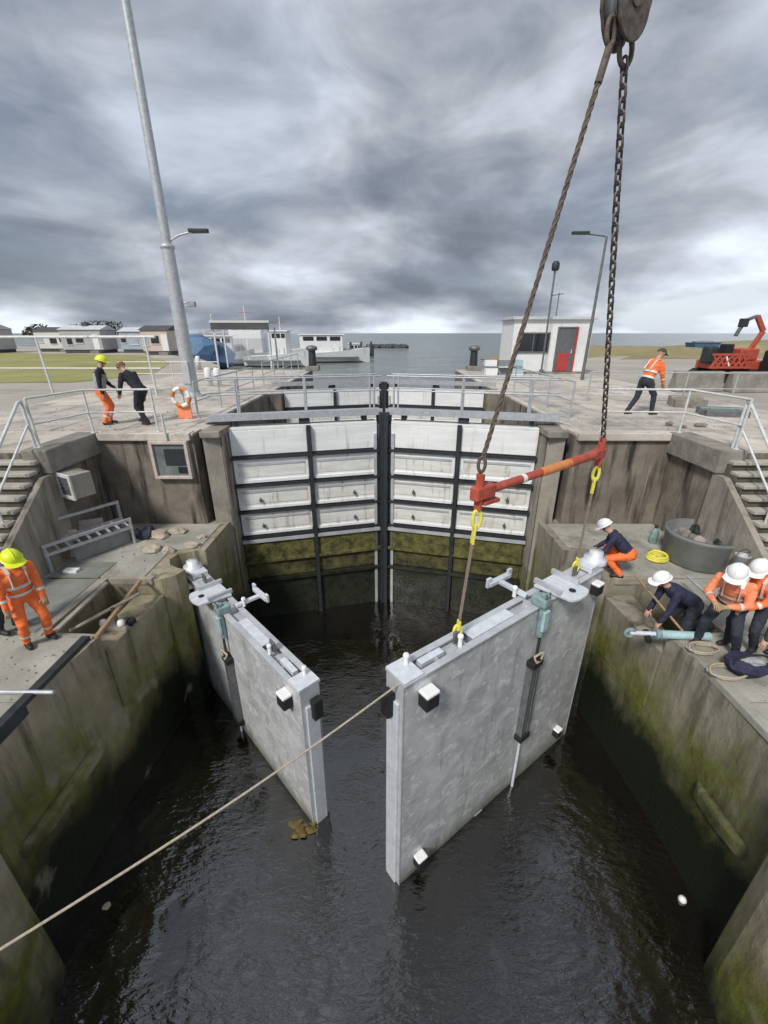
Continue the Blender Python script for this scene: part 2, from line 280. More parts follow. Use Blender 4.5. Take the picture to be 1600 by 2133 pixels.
# ------------------------------------------------------------------ mesh building
class MB:
    def __init__(s): s.v = []; s.f = []; s.sm = []
    def add(s, vs, fs, smooth=False):
        o = len(s.v); s.v += [Vector(q) for q in vs]; s.f += [[i + o for i in q] for q in fs]; s.sm += [smooth] * len(fs); return s
    def boxm(s, M, sx, sy, sz):
        vs = [M @ Vector((x * sx / 2, y * sy / 2, z * sz / 2)) for x in (-1, 1) for y in (-1, 1) for z in (-1, 1)]
        return s.add(vs, [(0, 1, 3, 2), (4, 6, 7, 5), (0, 4, 5, 1), (2, 3, 7, 6), (0, 2, 6, 4), (1, 5, 7, 3)])
    def box(s, x0, x1, y0, y1, z0, z1, T=None):
        M = (T or Matrix()) @ Matrix.Translation(((x0 + x1) / 2, (y0 + y1) / 2, (z0 + z1) / 2))
        return s.boxm(M, x1 - x0, y1 - y0, z1 - z0)
    def bar(s, p0, p1, wd, ht, up=(0, 0, 1)):
        p0, p1 = Vector(p0), Vector(p1); d = (p1 - p0); ln = d.length; d.normalize()
        u = Vector(up); 
        if abs(u.dot(d)) > 0.98: u = Vector((1, 0, 0))
        sd_ = d.cross(u).normalized(); u = sd_.cross(d)
        M = Matrix(((d.x, sd_.x, u.x, 0), (d.y, sd_.y, u.y, 0), (d.z, sd_.z, u.z, 0), (0, 0, 0, 1)))
        M.translation = (p0 + p1) / 2
        return s.boxm(M, ln, wd, ht)
    def tube(s, pts, r, n=10, closed=False, cap=True):
        pts = [Vector(q) for q in pts]; m = len(pts); rs = r if isinstance(r, (list, tuple)) else [r] * m
        vs = []; prev = None
        for i, q in enumerate(pts):
            if closed: d = pts[(i + 1) % m] - pts[i - 1]
            else: d = pts[min(i + 1, m - 1)] - pts[max(i - 1, 0)]
            d.normalize()
            a = prev - d * prev.dot(d) if prev is not None else (Vector((0, 0, 1)) if abs(d.z) < 0.9 else Vector((1, 0, 0)))
            a = (a - d * a.dot(d)).normalized(); prev = a; b = d.cross(a)
            for k in range(n):
                t = 2 * math.pi * k / n; vs.append(q + (a * math.cos(t) + b * math.sin(t)) * rs[i])
        fs = []
        for i in range(m if closed else m - 1):
            j = (i + 1) % m
            for k in range(n): fs.append((i * n + k, i * n + (k + 1) % n, j * n + (k + 1) % n, j * n + k))
        s.add(vs, fs, True)
        if cap and not closed:
            s.add(vs[:n][::-1], [tuple(range(n))]); s.add(vs[-n:], [tuple(range(n))])
        return s
    def cyl(s, p0, p1, r0, r1=None, n=16): return s.tube([p0, p1], [r0, r0 if r1 is None else r1], n)
    def lathe(s, prof, c, n=20, T=None):
        c = Vector(c); vs = []
        for r, z in prof:
            for k in range(n):
                t = 2 * math.pi * k / n; v = Vector((r * math.cos(t), r * math.sin(t), z))
                vs.append(c + ((T @ v) if T else v))
        fs = [(i * n + k, i * n + (k + 1) % n, (i + 1) * n + (k + 1) % n, (i + 1) * n + k) for i in range(len(prof) - 1) for k in range(n)]
        return s.add(vs, fs, True)
    def prism(s, poly, z0, z1, T=None):
        n = len(poly); a = [Vector((x, y, z0)) for x, y in poly]; b = [Vector((x, y, z1)) for x, y in poly]
        if T: a = [T @ q for q in a]; b = [T @ q for q in b]
        s.add(a + b, [tuple(range(n))[::-1], tuple(range(n, 2 * n))] + [(i, (i + 1) % n, n + (i + 1) % n, n + i) for i in range(n)]); return s
    def rock(s, c, r, seed=0, sq=(1, 1, 1)):
        bm = bmesh.new(); bmesh.ops.create_icosphere(bm, subdivisions=2, radius=1)
        c = Vector(c); o = Vector((seed * 3.1, seed * 1.7, 0))
        for v in bm.verts:
            k = 1 + 0.45 * mnoise.noise(v.co * 1.3 + o) + 0.2 * mnoise.noise(v.co * 3 + o)
            v.co = Vector((v.co.x * sq[0], v.co.y * sq[1], v.co.z * sq[2])) * r * k
        s.add([c + v.co for v in bm.verts], [[q.index for q in f.verts] for f in bm.faces]); bm.free(); return s
    def build(s, name, m, parent=None, bevel=0, label=None, cat=None, group=None, kind=None):
        me = bpy.data.meshes.new(name); off = parent.matrix_world.translation if parent else Vector()
        if parent is None and s.v and kind != 'structure':
            xs = [q.x for q in s.v]; ys = [q.y for q in s.v]; zs = [q.z for q in s.v]
            off = Vector(((min(xs) + max(xs)) / 2, (min(ys) + max(ys)) / 2, min(zs)))
        me.from_pydata([q - off for q in s.v], [], s.f); me.update()
        bm = bmesh.new(); bm.from_mesh(me)
        bmesh.ops.recalc_face_normals(bm, faces=bm.faces)
        bm.to_mesh(me); bm.free()
        for p, q in zip(me.polygons, s.sm): p.use_smooth = q
        me.materials.append(MATS[m] if isinstance(m, str) else m)
        o = bpy.data.objects.new(name, me); COL.objects.link(o)
        if parent: o.parent = parent
        else: o.location = off
        o.matrix_world  # touch
        if bevel:
            bv = o.modifiers.new('bevel', 'BEVEL'); bv.width = bevel; bv.segments = 2; bv.limit_method = 'ANGLE'
        tag(o, label, cat, group, kind)
        bpy.context.view_layer.update() if False else None
        if parent: WORLD[o.name] = off
        else: WORLD[o.name] = off.copy()
        return o
WORLD = {}
def tag(o, label=None, cat=None, group=None, kind=None):
    if label: o['label'] = label
    if cat: o['category'] = cat
    if group: o['group'] = group
    if kind: o['kind'] = kind
    return o
class Root:
    pass
def thing(name, loc, label, cat, group=None):
    o = bpy.data.objects.new(name, None); COL.objects.link(o); o.location = loc; o.empty_display_size = 0.1
    o.matrix_world = Matrix.Translation(loc); tag(o, label, cat, group); return o
def part(mb, name, m, parent, bevel=0, label=None, kind=None):
    # a part of a part shares the thing's origin: sub-parts get the part's world origin
    me = mb.build(name, m, None, bevel, label, None, None, kind or None)
    off = Vector(me.location); base = ORIG(parent)
    if kind == 'structure': off = Vector()
    d = off - base
    me.data.transform(Matrix.Translation(d)); me.location = (0, 0, 0); me.parent = parent
    return me
def ORIG(o):
    v = Vector(o.location)
    while o.parent: o = o.parent; v = v + Vector(o.location)
    return v
def lerp(a, b, t): return Vector(a) * (1 - t) + Vector(b) * t

# ------------------------------------------------------------------ SETTING: ground, sea, water
WATER = -5.9; SEA = -1.35; DECK = -2.4
def poly_obj(name, poly, z, m):
    mb = MB(); mb.add([(x, y, z) for x, y in poly], [tuple(range(len(poly)))]); o = mb.build(name, m, None, kind='structure')
    bm = bmesh.new(); bm.from_mesh(o.data); bmesh.ops.triangulate(bm, faces=bm.faces)
    for f in bm.faces:
        if f.normal.z < 0: f.normal_flip()
    bm.to_mesh(o.data); bm.free(); return o
poly_obj('ground', [(-11.6, 8), (-11.6, 29.4), (-12.5, 34), (-17, 42), (-25, 52), (-31, 66), (-80, 92), (-300, 150), (-900, 200), (-900, -60), (-11.6, -60)], -0.03, 'ground_mix')
poly_obj('ground', [(11.6, 8), (11.6, 29.4), (13, 33), (20, 44), (40, 70), (90, 130), (240, 250), (900, 520), (900, -60), (11.6, -60)], -0.03, 'ground_mix')
poly_obj('grass_field', [(-60, 19), (-15.5, 22), (-14, 27), (-18, 38), (-27, 50), (-60, 60), (-160, 80), (-220, 60), (-220, 19)], -0.015, 'grass')
poly_obj('dunes', [(22, 42), (44, 72), (100, 134), (250, 252), (900, 522), (900, 80), (120, 50), (60, 46)], -0.015, 'dune')
# uneven dune crests
for k in range(14):
    rx = 30 + k * 16 + random.uniform(-6, 6); ry = 55 + k * 10 + random.uniform(-5, 5)
    mb = MB(); mb.rock((rx, ry, -0.6), 1.0, k, (random.uniform(9, 18), random.uniform(5, 9), random.uniform(1.0, 1.9)))
    mb.build('dune', 'dune', kind='structure')
poly_obj('sea', [(-4000, 20.0), (4000, 20.0), (4000, 8000), (-4000, 8000)], SEA, 'sea_water')
poly_obj('lock_water', [(-6, -4), (6, -4), (6, 13), (-6, 13)], WATER, 'lock_water')
poly_obj('lock_bed', [(-8, -6), (8, -6), (8, 30), (-8, 30)], -7.6, 'silt')
poly_obj('chamber_water', [(-6, 12.4), (6, 12.4), (6, 18.0), (-6, 18.0)], -1.9, 'lock_water')

# ------------------------------------------------------------------ concrete masses
def sgn(poly, s): return [(x * s, y) for x, y in poly]
PIER = [(4.66, 10.2), (7.1, 10.2), (7.1, 8.62), (12, 8.62), (12, 29.6), (4.75, 29.6), (4.75, 18.9), (4.25, 18.7), (4.25, 17.9), (4.8, 17.7),
        (4.8, 11.35), (4.1, 11.05), (4.1, 10.42), (4.42, 10.30), (4.42, 10.75), (4.66, 10.75)]
LOWER = [(4.3, -4), (4.3, 2.5), (4.34, 2.72), (4.46, 2.95), (4.66, 3.10), (4.86, 3.18), (4.86, 3.5), (4.82, 5.0), (4.74, 5.7), (4.58, 7.45), (4.34, 7.62), (4.25, 7.85),
         (4.45, 7.92), (4.66, 8.05), (4.78, 8.28), (4.7, 8.52), (4.45, 8.66), (4.16, 8.72), (4.13, 10.5), (12, 10.5), (12, -4)]
UPPER = LOWER[:9] + [(5.75, 5.75), (5.7, 7.4)] + LOWER[9:]
desc = {-1: ('massive left', 'beside the steps with the aluminium rack'), 1: ('', '')}
for s in (-1, 1):
    T = ('concrete chamber wall with an orange handled pump in its open hatch', 'concrete chamber wall with a kneeling worker at its open hatch')[s > 0]
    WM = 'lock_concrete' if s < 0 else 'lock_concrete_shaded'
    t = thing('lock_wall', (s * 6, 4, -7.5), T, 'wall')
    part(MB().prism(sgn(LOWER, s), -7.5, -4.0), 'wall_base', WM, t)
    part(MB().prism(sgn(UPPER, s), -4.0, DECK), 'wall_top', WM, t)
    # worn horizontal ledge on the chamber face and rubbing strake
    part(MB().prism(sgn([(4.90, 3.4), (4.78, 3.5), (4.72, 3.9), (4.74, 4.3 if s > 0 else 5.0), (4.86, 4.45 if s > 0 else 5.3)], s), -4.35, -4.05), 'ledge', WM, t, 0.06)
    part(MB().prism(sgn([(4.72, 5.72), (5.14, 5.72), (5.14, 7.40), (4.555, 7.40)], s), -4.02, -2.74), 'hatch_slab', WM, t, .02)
    part(MB().prism(sgn([(4.285, -3.9), (4.285, 2.5), (4.325, 2.735), (4.452, 2.97), (4.655, 3.118), (4.70, 3.125), (4.75, 2.6), (4.75, -3.9)], s), -7.4, DECK - .03), 'wall_nose', 'nose_concrete', t)
    # deck screed with joints: separate bays
    ys = [-3.9, 0.5, 2.9, 4.3, 5.7]
    for i in range(4):
        part(MB().prism(sgn([(4.98, ys[i] + .01), (7.05, ys[i] + .01), (7.05, ys[i + 1] - .01), (4.95, ys[i + 1] - .01)], s), DECK - .02, DECK + .022), 'deck_bay', 'deck_concrete', t, 0.008)
    part(MB().prism(sgn([(5.83, 5.71), (7.05, 5.71), (7.05, 7.42), (5.78, 7.42)], s), DECK - .02, DECK + .022), 'deck_bay', 'deck_concrete', t, 0.008)
    part(MB().prism(sgn([(4.95, 7.5), (7.05, 7.5), (7.05, 10.15), (4.3, 10.15), (4.32, 8.85), (4.95, 8.7)], s), DECK - .02, DECK + .022), 'deck_bay', 'deck_concrete', t, 0.008)
    part(MB().prism(sgn([(7.07, -3.9), (9.15, -3.9), (9.15, 6.05), (7.07, 6.05)], s), DECK - .02, DECK + .020), 'deck_bay', 'deck_concrete', t, 0.008)
    # hatch lips
    part(MB().prism(sgn([(5.68, 5.66), (5.80, 5.66), (5.76, 7.5), (5.63, 7.5)], s), DECK - .1, DECK + .045), 'hatch_lip', 'wood_grey', t, 0.01)
    part(MB().prism(sgn([(4.74, 7.40), (5.62, 7.40), (5.62, 7.5), (4.70, 7.5)], s), DECK - .1, DECK + .05), 'hatch_lip', 'wood_grey', t, 0.01)
    part(MB().prism(sgn([(4.80, 5.60), (5.66, 5.66), (5.66, 5.74), (4.80, 5.70)], s), DECK - .1, DECK + .04), 'hatch_lip', 'wood_grey', t, 0.01)
    if s < 0:
        part(MB().box(-4.97, -4.84, 3.3, 5.62, DECK - .14, DECK + .07), 'edge_angle', 'steel_dark', t, 0.01)
        part(MB().box(-6.9, -5.85, 5.75, 7.4, DECK + .023, DECK + .035), 'cover_plate', 'plate_green', t)
        part(MB().box(-6.9, -5.85, 7.46, 8.1, DECK + .023, DECK + .037), 'cover_plate', 'plate_green', t)
    else:
        part(MB().box(4.82, 4.98, 3.3, 5.6, DECK - .1, DECK + .03), 'edge_kerb', 'deck_concrete', t, 0.02)
    # pier
    T = ('upper concrete pier carrying the tall mast, stop log slot in its front', 'upper concrete pier below the white hut, stop log slot in its front')[s > 0]
    t = thing('gate_pier', (s * 6, 12, -7.3), T, 'wall')
    part(MB().prism(sgn(PIER, s), -7.3, -0.06), 'pier_body', 'pier_concrete', t)
    part(MB().prism(sgn([(x + (0.0 if x > 11 else -0.02 if x < 4.5 else 0), y) for x, y in PIER], s), -0.06, 0.0), 'quay_slab', 'quay_concrete', t)
    part(MB().prism(sgn([(4.06, 10.36), (4.44, 10.22), (4.44, 10.31), (4.12, 10.43)], s), -7.2, -0.08), 'stub_face', 'stub_concrete', t)
    part(MB().prism(sgn([(4.03, 10.36), (4.10, 10.42), (4.10, 11.06), (4.03, 11.0)], s), -7.2, -0.07), 'stub_cheek', 'stub_concrete', t)
    part(MB().prism(sgn([(6.96, 8.5), (7.5, 8.5), (7.5, 10.3), (6.96, 10.3)], s), -0.48, 0.03), 'coping', 'coping', t, 0.03)
    part(MB().prism(sgn([(4.7, 10.1), (6.94, 10.1), (6.94, 10.45), (4.7, 10.45)], s), -0.16, 0.028), 'coping', 'quay_concrete', t, 0.02)
    part(MB().prism(sgn([(3.98, 10.16), (4.46, 10.12), (4.46, 11.1), (3.98, 11.1)], s), -0.10, 0.06), 'cap', 'coping', t, 0.02)
    part(MB().prism(sgn([(4.4, 10.6), (4.68, 10.6), (4.68, 10.74), (4.4, 10.74)], s), -7.1, -0.1), 'slot_back', 'steel_dark', t)  # dark sheet across the back of the stop log slot
    T = ('low concrete retaining wall on the mast side of the lock', 'low concrete retaining wall on the hut side of the lock')[s > 0]
    t = MB().prism(sgn([(9.2, -4), (12, -4), (12, 8.6), (9.2, 8.6)], s), -2.45, -0.02).build('retaining_wall', 'pier_concrete', None, 0.02, T, 'wall')
    # stairs
    T = ('concrete steps with the wall mounted vent box beside them', 'concrete steps rising behind the group in orange jackets')[s > 0]
    t = thing('stair', (s * 8, 7.4, DECK), T, 'steps')
    n = 12; rise = 2.4 / (n + 1); run = 0.21
    prof = [(8.62, DECK - .05)]
    for i in range(n):
        z = -rise * (i + 1); prof += [(8.62 - run * i, z - .07), (8.62 - run * (i + 1), z - .07)]
    prof += [(8.62 - run * n, DECK - .05)]
    mb = MB(); k = len(prof)
    a = [Vector((s * 7.14, y, z)) for y, z in prof]; b = [Vector((s * 9.18, y, z)) for y, z in prof]
    mb.add(a + b, [tuple(range(k)), tuple(range(k, 2 * k))[::-1]] + [(i, (i + 1) % k, k + (i + 1) % k, k + i) for i in range(k)])
    part(mb, 'flight', 'riser_shade', t)
    for i in range(n):
        z = -rise * (i + 1)
        x0, x1 = sorted((s * 7.16, s * 9.17))
        part(MB().box(x0, x1, 8.62 - run * (i + 1) - .055, 8.60 - run * i, z - .07, z), 'tread', 'tread_concrete', t, 0.012)
    x0, x1 = sorted((s * 7.0, s * 7.13))
    mb = MB(); pr = [(8.62, DECK), (8.62, -.5), (8.3, -.5), (6.1, -2.15), (6.0, DECK)]
    a = [Vector((x0, y, z)) for y, z in pr]; b = [Vector((x1, y, z)) for y, z in pr]
    mb.add(a + b, [(0, 1, 2, 3, 4), (9, 8, 7, 6, 5)] + [(i, (i + 1) % 5, 5 + (i + 1) % 5, 5 + i) for i in range(5)])
    part(mb, 'stringer_wall', 'stub_concrete', t)

# concrete bays on the quays with open joints
for s in (-1, 1):
    t = thing('quay_paving', (s * 8, 18, 0), ('pale concrete paving bays around the mast foot', 'pale concrete paving bays before the white hut')[s > 0], 'paving')
    xe = [5.0, 6.6, 8.3, 10.1, 11.9]; ye = [10.5, 12.4, 14.6, 16.9, 19.4, 22.2, 25.4, 29.2]
    for i in range(4):
        for k in range(7):
            x0, x1 = sorted((s * (xe[i] + .012), s * (xe[i + 1] - .012)))
            if s > 0 and k == 6 and i > 0: continue
            z = .010 + .006 * random.random()
            part(MB().box(x0, x1, ye[k] + .012, ye[k + 1] - .012, .001, z), 'paving_bay', ('quay_concrete', 'quay_concrete_b')[random.random() < .35], t, .004)
# ------------------------------------------------------------------ railings
def railing(pts, label, m='rail_white', h=1.0, mids=(0.48,), r=0.024, step=1.5, group=None, posts=True, name='railing', endpost=True):
    pts = [Vector(q) for q in pts]
    t = thing(name, pts[0], label, 'railing', group); up = Vector((0, 0, 1))
    part(MB().tube([q + up * h for q in pts], r), 'top_rail', m, t)
    for z in mids: part(MB().tube([q + up * z for q in pts], r * 0.8), 'mid_rail', m, t)
    for i in range(len(pts) - 1):
        ln = (pts[i + 1] - pts[i]).length; k = max(1, round(ln / step))
        for j in range(k + (1 if i == len(pts) - 2 and endpost else 0)):
            q = lerp(pts[i], pts[i + 1], j / k)
            mb = MB().tube([q, q + up * h], r * 1.05); mb.cyl(q, q + up * .015, r * 2.6)
            part(mb, 'post', m, t)
    return t
railing([(-7.25, 8.75, .03), (-7.0, 10.15, .03), (-5.5, 10.28, .03)], 'white pipe railing behind the two workers on the quay corner', step=1.45)
railing([(7.3, 8.6, .03), (7.15, 10.2, .03), (5.3, 10.32, .03)], 'white pipe railing in front of the walking worker on the quay', step=1.7)
railing([(-5.3, 12.2, 0), (-5.2, 17.5, 0)], 'galvanised railing along the quay between the two gate pairs, mast side', 'rail_galv', step=1.7)
railing([(5.3, 12.2, 0), (5.2, 17.5, 0)], 'galvanised railing along the quay between the two gate pairs, hut side', 'rail_galv', step=1.7)
railing([(-5.6, 20.5, 0), (-5.6, 29.2, 0)], 'galvanised railing along the seaward quay before the shelter', 'rail_galv', step=2.0)
railing([(-12.2, 21, 0), (-7.8, 21, 0)], 'pale railing crossing the quay behind the mast foot', 'rail_white', step=2.0)
railing([(7.2, 15.4, 0), (12, 15.0, 0), (17, 14.6, 0)], 'grey railing running past the stacked timbers to the red machine', 'rail_galv', step=1.9)
for s in (-1, 1):
    for xx, nm in ((7.32, 'inner'), (8.45, 'outer')):
        T = {(-1, 'inner'): 'white stair handrail beside the vent box, nearer the lock', (-1, 'outer'): 'white stair handrail on the vent box steps, away from the lock',
             (1, 'inner'): 'white stair handrail behind the orange jacket group, nearer the lock', (1, 'outer'): 'white stair handrail behind the orange jacket group, away from the lock'}[(s, nm)]
        x = s * xx
        t = thing('stair_handrail', (x, 7.4, DECK), T, 'handrail')
        top = Vector((x, 8.72, 0.98)); bot = Vector((x, 6.1, DECK + .95))
        part(MB().tube([Vector((x, 8.72, .03)), top - Vector((0, 0, .06)), top, top + Vector((0, -.08, -.01)), bot, Vector((x, 6.05, DECK + .8)), Vector((x, 6.05, DECK + .02))], 0.030), 'rail', 'rail_white', t)
        part(MB().tube([Vector((x, 8.70, .5)), Vector((x, 6.08, DECK + .5))], 0.022), 'mid_rail', 'rail_white', t)
        q = lerp(top, bot, .5); part(MB().tube([q, q - Vector((0, 0, 1.0))], 0.022), 'post', 'rail_white', t)
# tall pipe frame on the grass side
t = thing('pipe_frame', (-14, 16, 0), 'tall white pipe frame standing before the grass field', 'fence')
fa, fb = Vector((-22, 17.2, 2.10)), Vector((-8.4, 16.8, 2.12))
part(MB().tube([fa, fb], 0.05), 'top_rail', 'rail_white', t)
for q in (.15, .42, .67, .97):
    p = lerp(fa, fb, q); part(MB().tube([p, Vector((p.x + .05, p.y, -.03))], 0.042), 'post', 'rail_white', t)
part(MB().tube([fa - Vector((0, 0, 1.1)), fb - Vector((0, 0, 1.1))], 0.03), 'mid_rail', 'rail_white', t)

# ------------------------------------------------------------------ closed back gates
def back_gate(s, hinge, mitre, ztop, zbot, label, rows, low, t_rail=True):
    hx = Vector((hinge[0] * s, hinge[1], 0)); mi = Vector((mitre[0] * s, mitre[1], 0))
    d = (mi - hx); ln = d.length; d.normalize(); nrm = Vector((d.y, -d.x, 0))
    if nrm.y > 0: nrm = -nrm
    M = Matrix(((d.x, nrm.x, 0, hx.x), (d.y, nrm.y, 0, hx.y), (0, 0, 1, 0), (0, 0, 0, 1)))   # u along leaf, v toward camera, z up
    t = thing('lock_gate', hx + Vector((0, 0, zbot)), label, 'gate')
    B = lambda u0, u1, v0, v1, z0, z1: MB().box(u0, u1, v0, v1, z0, z1, M)
    part(B(0.02, ln - .12, -0.35, 0, zbot, ztop - .05), 'skin', 'steel_grey', t)
    rh = (ztop - low) / rows
    half = ln / 2
    for c in range(2):
        u0, u1 = (0.06, half - .06) if c == 0 else (half + .06, ln - .2)
        for r in range(rows):
            z1 = ztop - r * rh - .05; z0 = z1 - rh + .12
            pn = part(B(u0, u1, 0.002, .05, z0, z1), 'panel', 'gate_panel' if r < 2 else 'gate_panel_low', t, 0.01)
            if r > 0:   # recessed frame lines: raised trays on each panel
                part(B(u0 + .10, u1 - .10, .052, .075, z1 - .17, z1 - .11), 'panel_rib', 'galv', pn)
                part(B(u0 + .10, u1 - .10, .052, .062, z0 + .16, z1 - .20), 'panel_tray', 'gate_panel_low', pn, .01)
                part(B(u0 + .02, u1 - .02, .052, .09, z0, z0 + .09), 'panel_sill', 'gate_panel', pn, .01)
            if r >= 2:
                uc = u0 + (u1 - u0) * (.3 if c == 0 else .62)
                mb = MB(); cc = M @ Vector((uc, .08, z0 + .26)); mb.tube([cc, cc + nrm * .05], .045, 10); mb.tube([cc - Vector((0, 0, .05)) + nrm * .05, cc + Vector((0, 0, .09)) + nrm * .05], .018, 8)
                part(mb, 'eye_bolt', 'steel_grey', pn)
        # algae covered lower rows
        z1 = low - .12
        part(B(u0, u1, .002, .10, z1 - .64, z1), 'mossy_panel', 'moss_panel', t, 0.02)
        part(B(u0, u1, .002, .06, z1 - 1.25, z1 - .75), 'mossy_panel', 'moss_low', t, 0.02)
        part(B(u0, u1, .002, .06, zbot + .1, z1 - 1.35), 'submerged_panel', 'wet_steel', t, 0.02)
    for r in range(1, rows + 1):
        z = ztop - r * rh
        part(B(0.02, ln - .14, .002, .13, z - .035, z + .035), 'beam', 'steel_dark', t)
    part(B(0.02, ln - .14, .002, .16, low - .16, low - .07), 'beam', 'galv', t)
    part(B(0.02, ln - .14, .002, .16, low - .82, low - .74), 'beam', 'moss_panel', t)
    part(B(0.02, ln - .14, .002, .16, low - 1.48, low - 1.38), 'beam', 'wet_steel', t)
    part(B(half - .055, half + .055, .002, .17, WATER - .4, ztop + .02), 'centre_post', 'steel_dark', t)
    part(B(ln - .13, ln - .015, -.34, .20, zbot, ztop + .28), 'mitre_post', 'steel_dark', t)
    part(B(ln - .30, ln - .22, .05, .10, zbot + .3, ztop - .3), 'seal_strip', 'galv', t)
    # top deck and walkway
    part(B(0.0, ln - .2, -.34, .04, ztop - .045, ztop + .03), 'top_beam', 'white_paint', t, .008)
    part(B(-.4, ln - .03, -.62, -.02, ztop + .22, ztop + .30), 'walkway', 'rail_galv', t)
    part(B(-.4, ln - .03, -.018, .012, ztop + .20, ztop + .37), 'kick_plate', 'rail_galv', t)
    for u in (.25, half, ln - .5):
        part(B(u - .05, u + .05, -.5, -.1, ztop + .03, ztop + .22), 'bracket', 'steel_dark', t)
    part(B(half - .22, half + .06, -.25, -.05, ztop + .03, ztop + .16), 'stop_block', 'steel_dark', t)
    if t_rail:
        for v in (-.04, -.6):
            for u in (.35, half, ln - .25):
                p = M @ Vector((u, v, ztop + .3)); part(MB().tube([p, p + Vector((0, 0, .92))], .026), 'rail_post', 'rail_galv', t)
            for z in (.55, .92):
                part(MB().tube([M @ Vector((-.35, v, ztop + .3 + z)), M @ Vector((ln - .06, v, ztop + .3 + z))], .019), 'handrail', 'rail_galv', t)
    return t
for s in (-1, 1):
    T = ('closed white panelled inner gate leaf hinged on the mast side pier', 'closed white panelled inner gate leaf behind the red lifting beam')[s > 0]
    back_gate(s, (4.06, 10.85), (0.015, 11.85), -0.03, -7.0, T, 4, -3.12)
    T = ('closed outer gate leaf on the mast side, nearer the sea', 'closed outer gate leaf on the hut side, nearer the sea')[s > 0]
    back_gate(s, (4.26, 18.3), (0.015, 19.4), 0.0, -7.0, T, 4, -2.95, False)

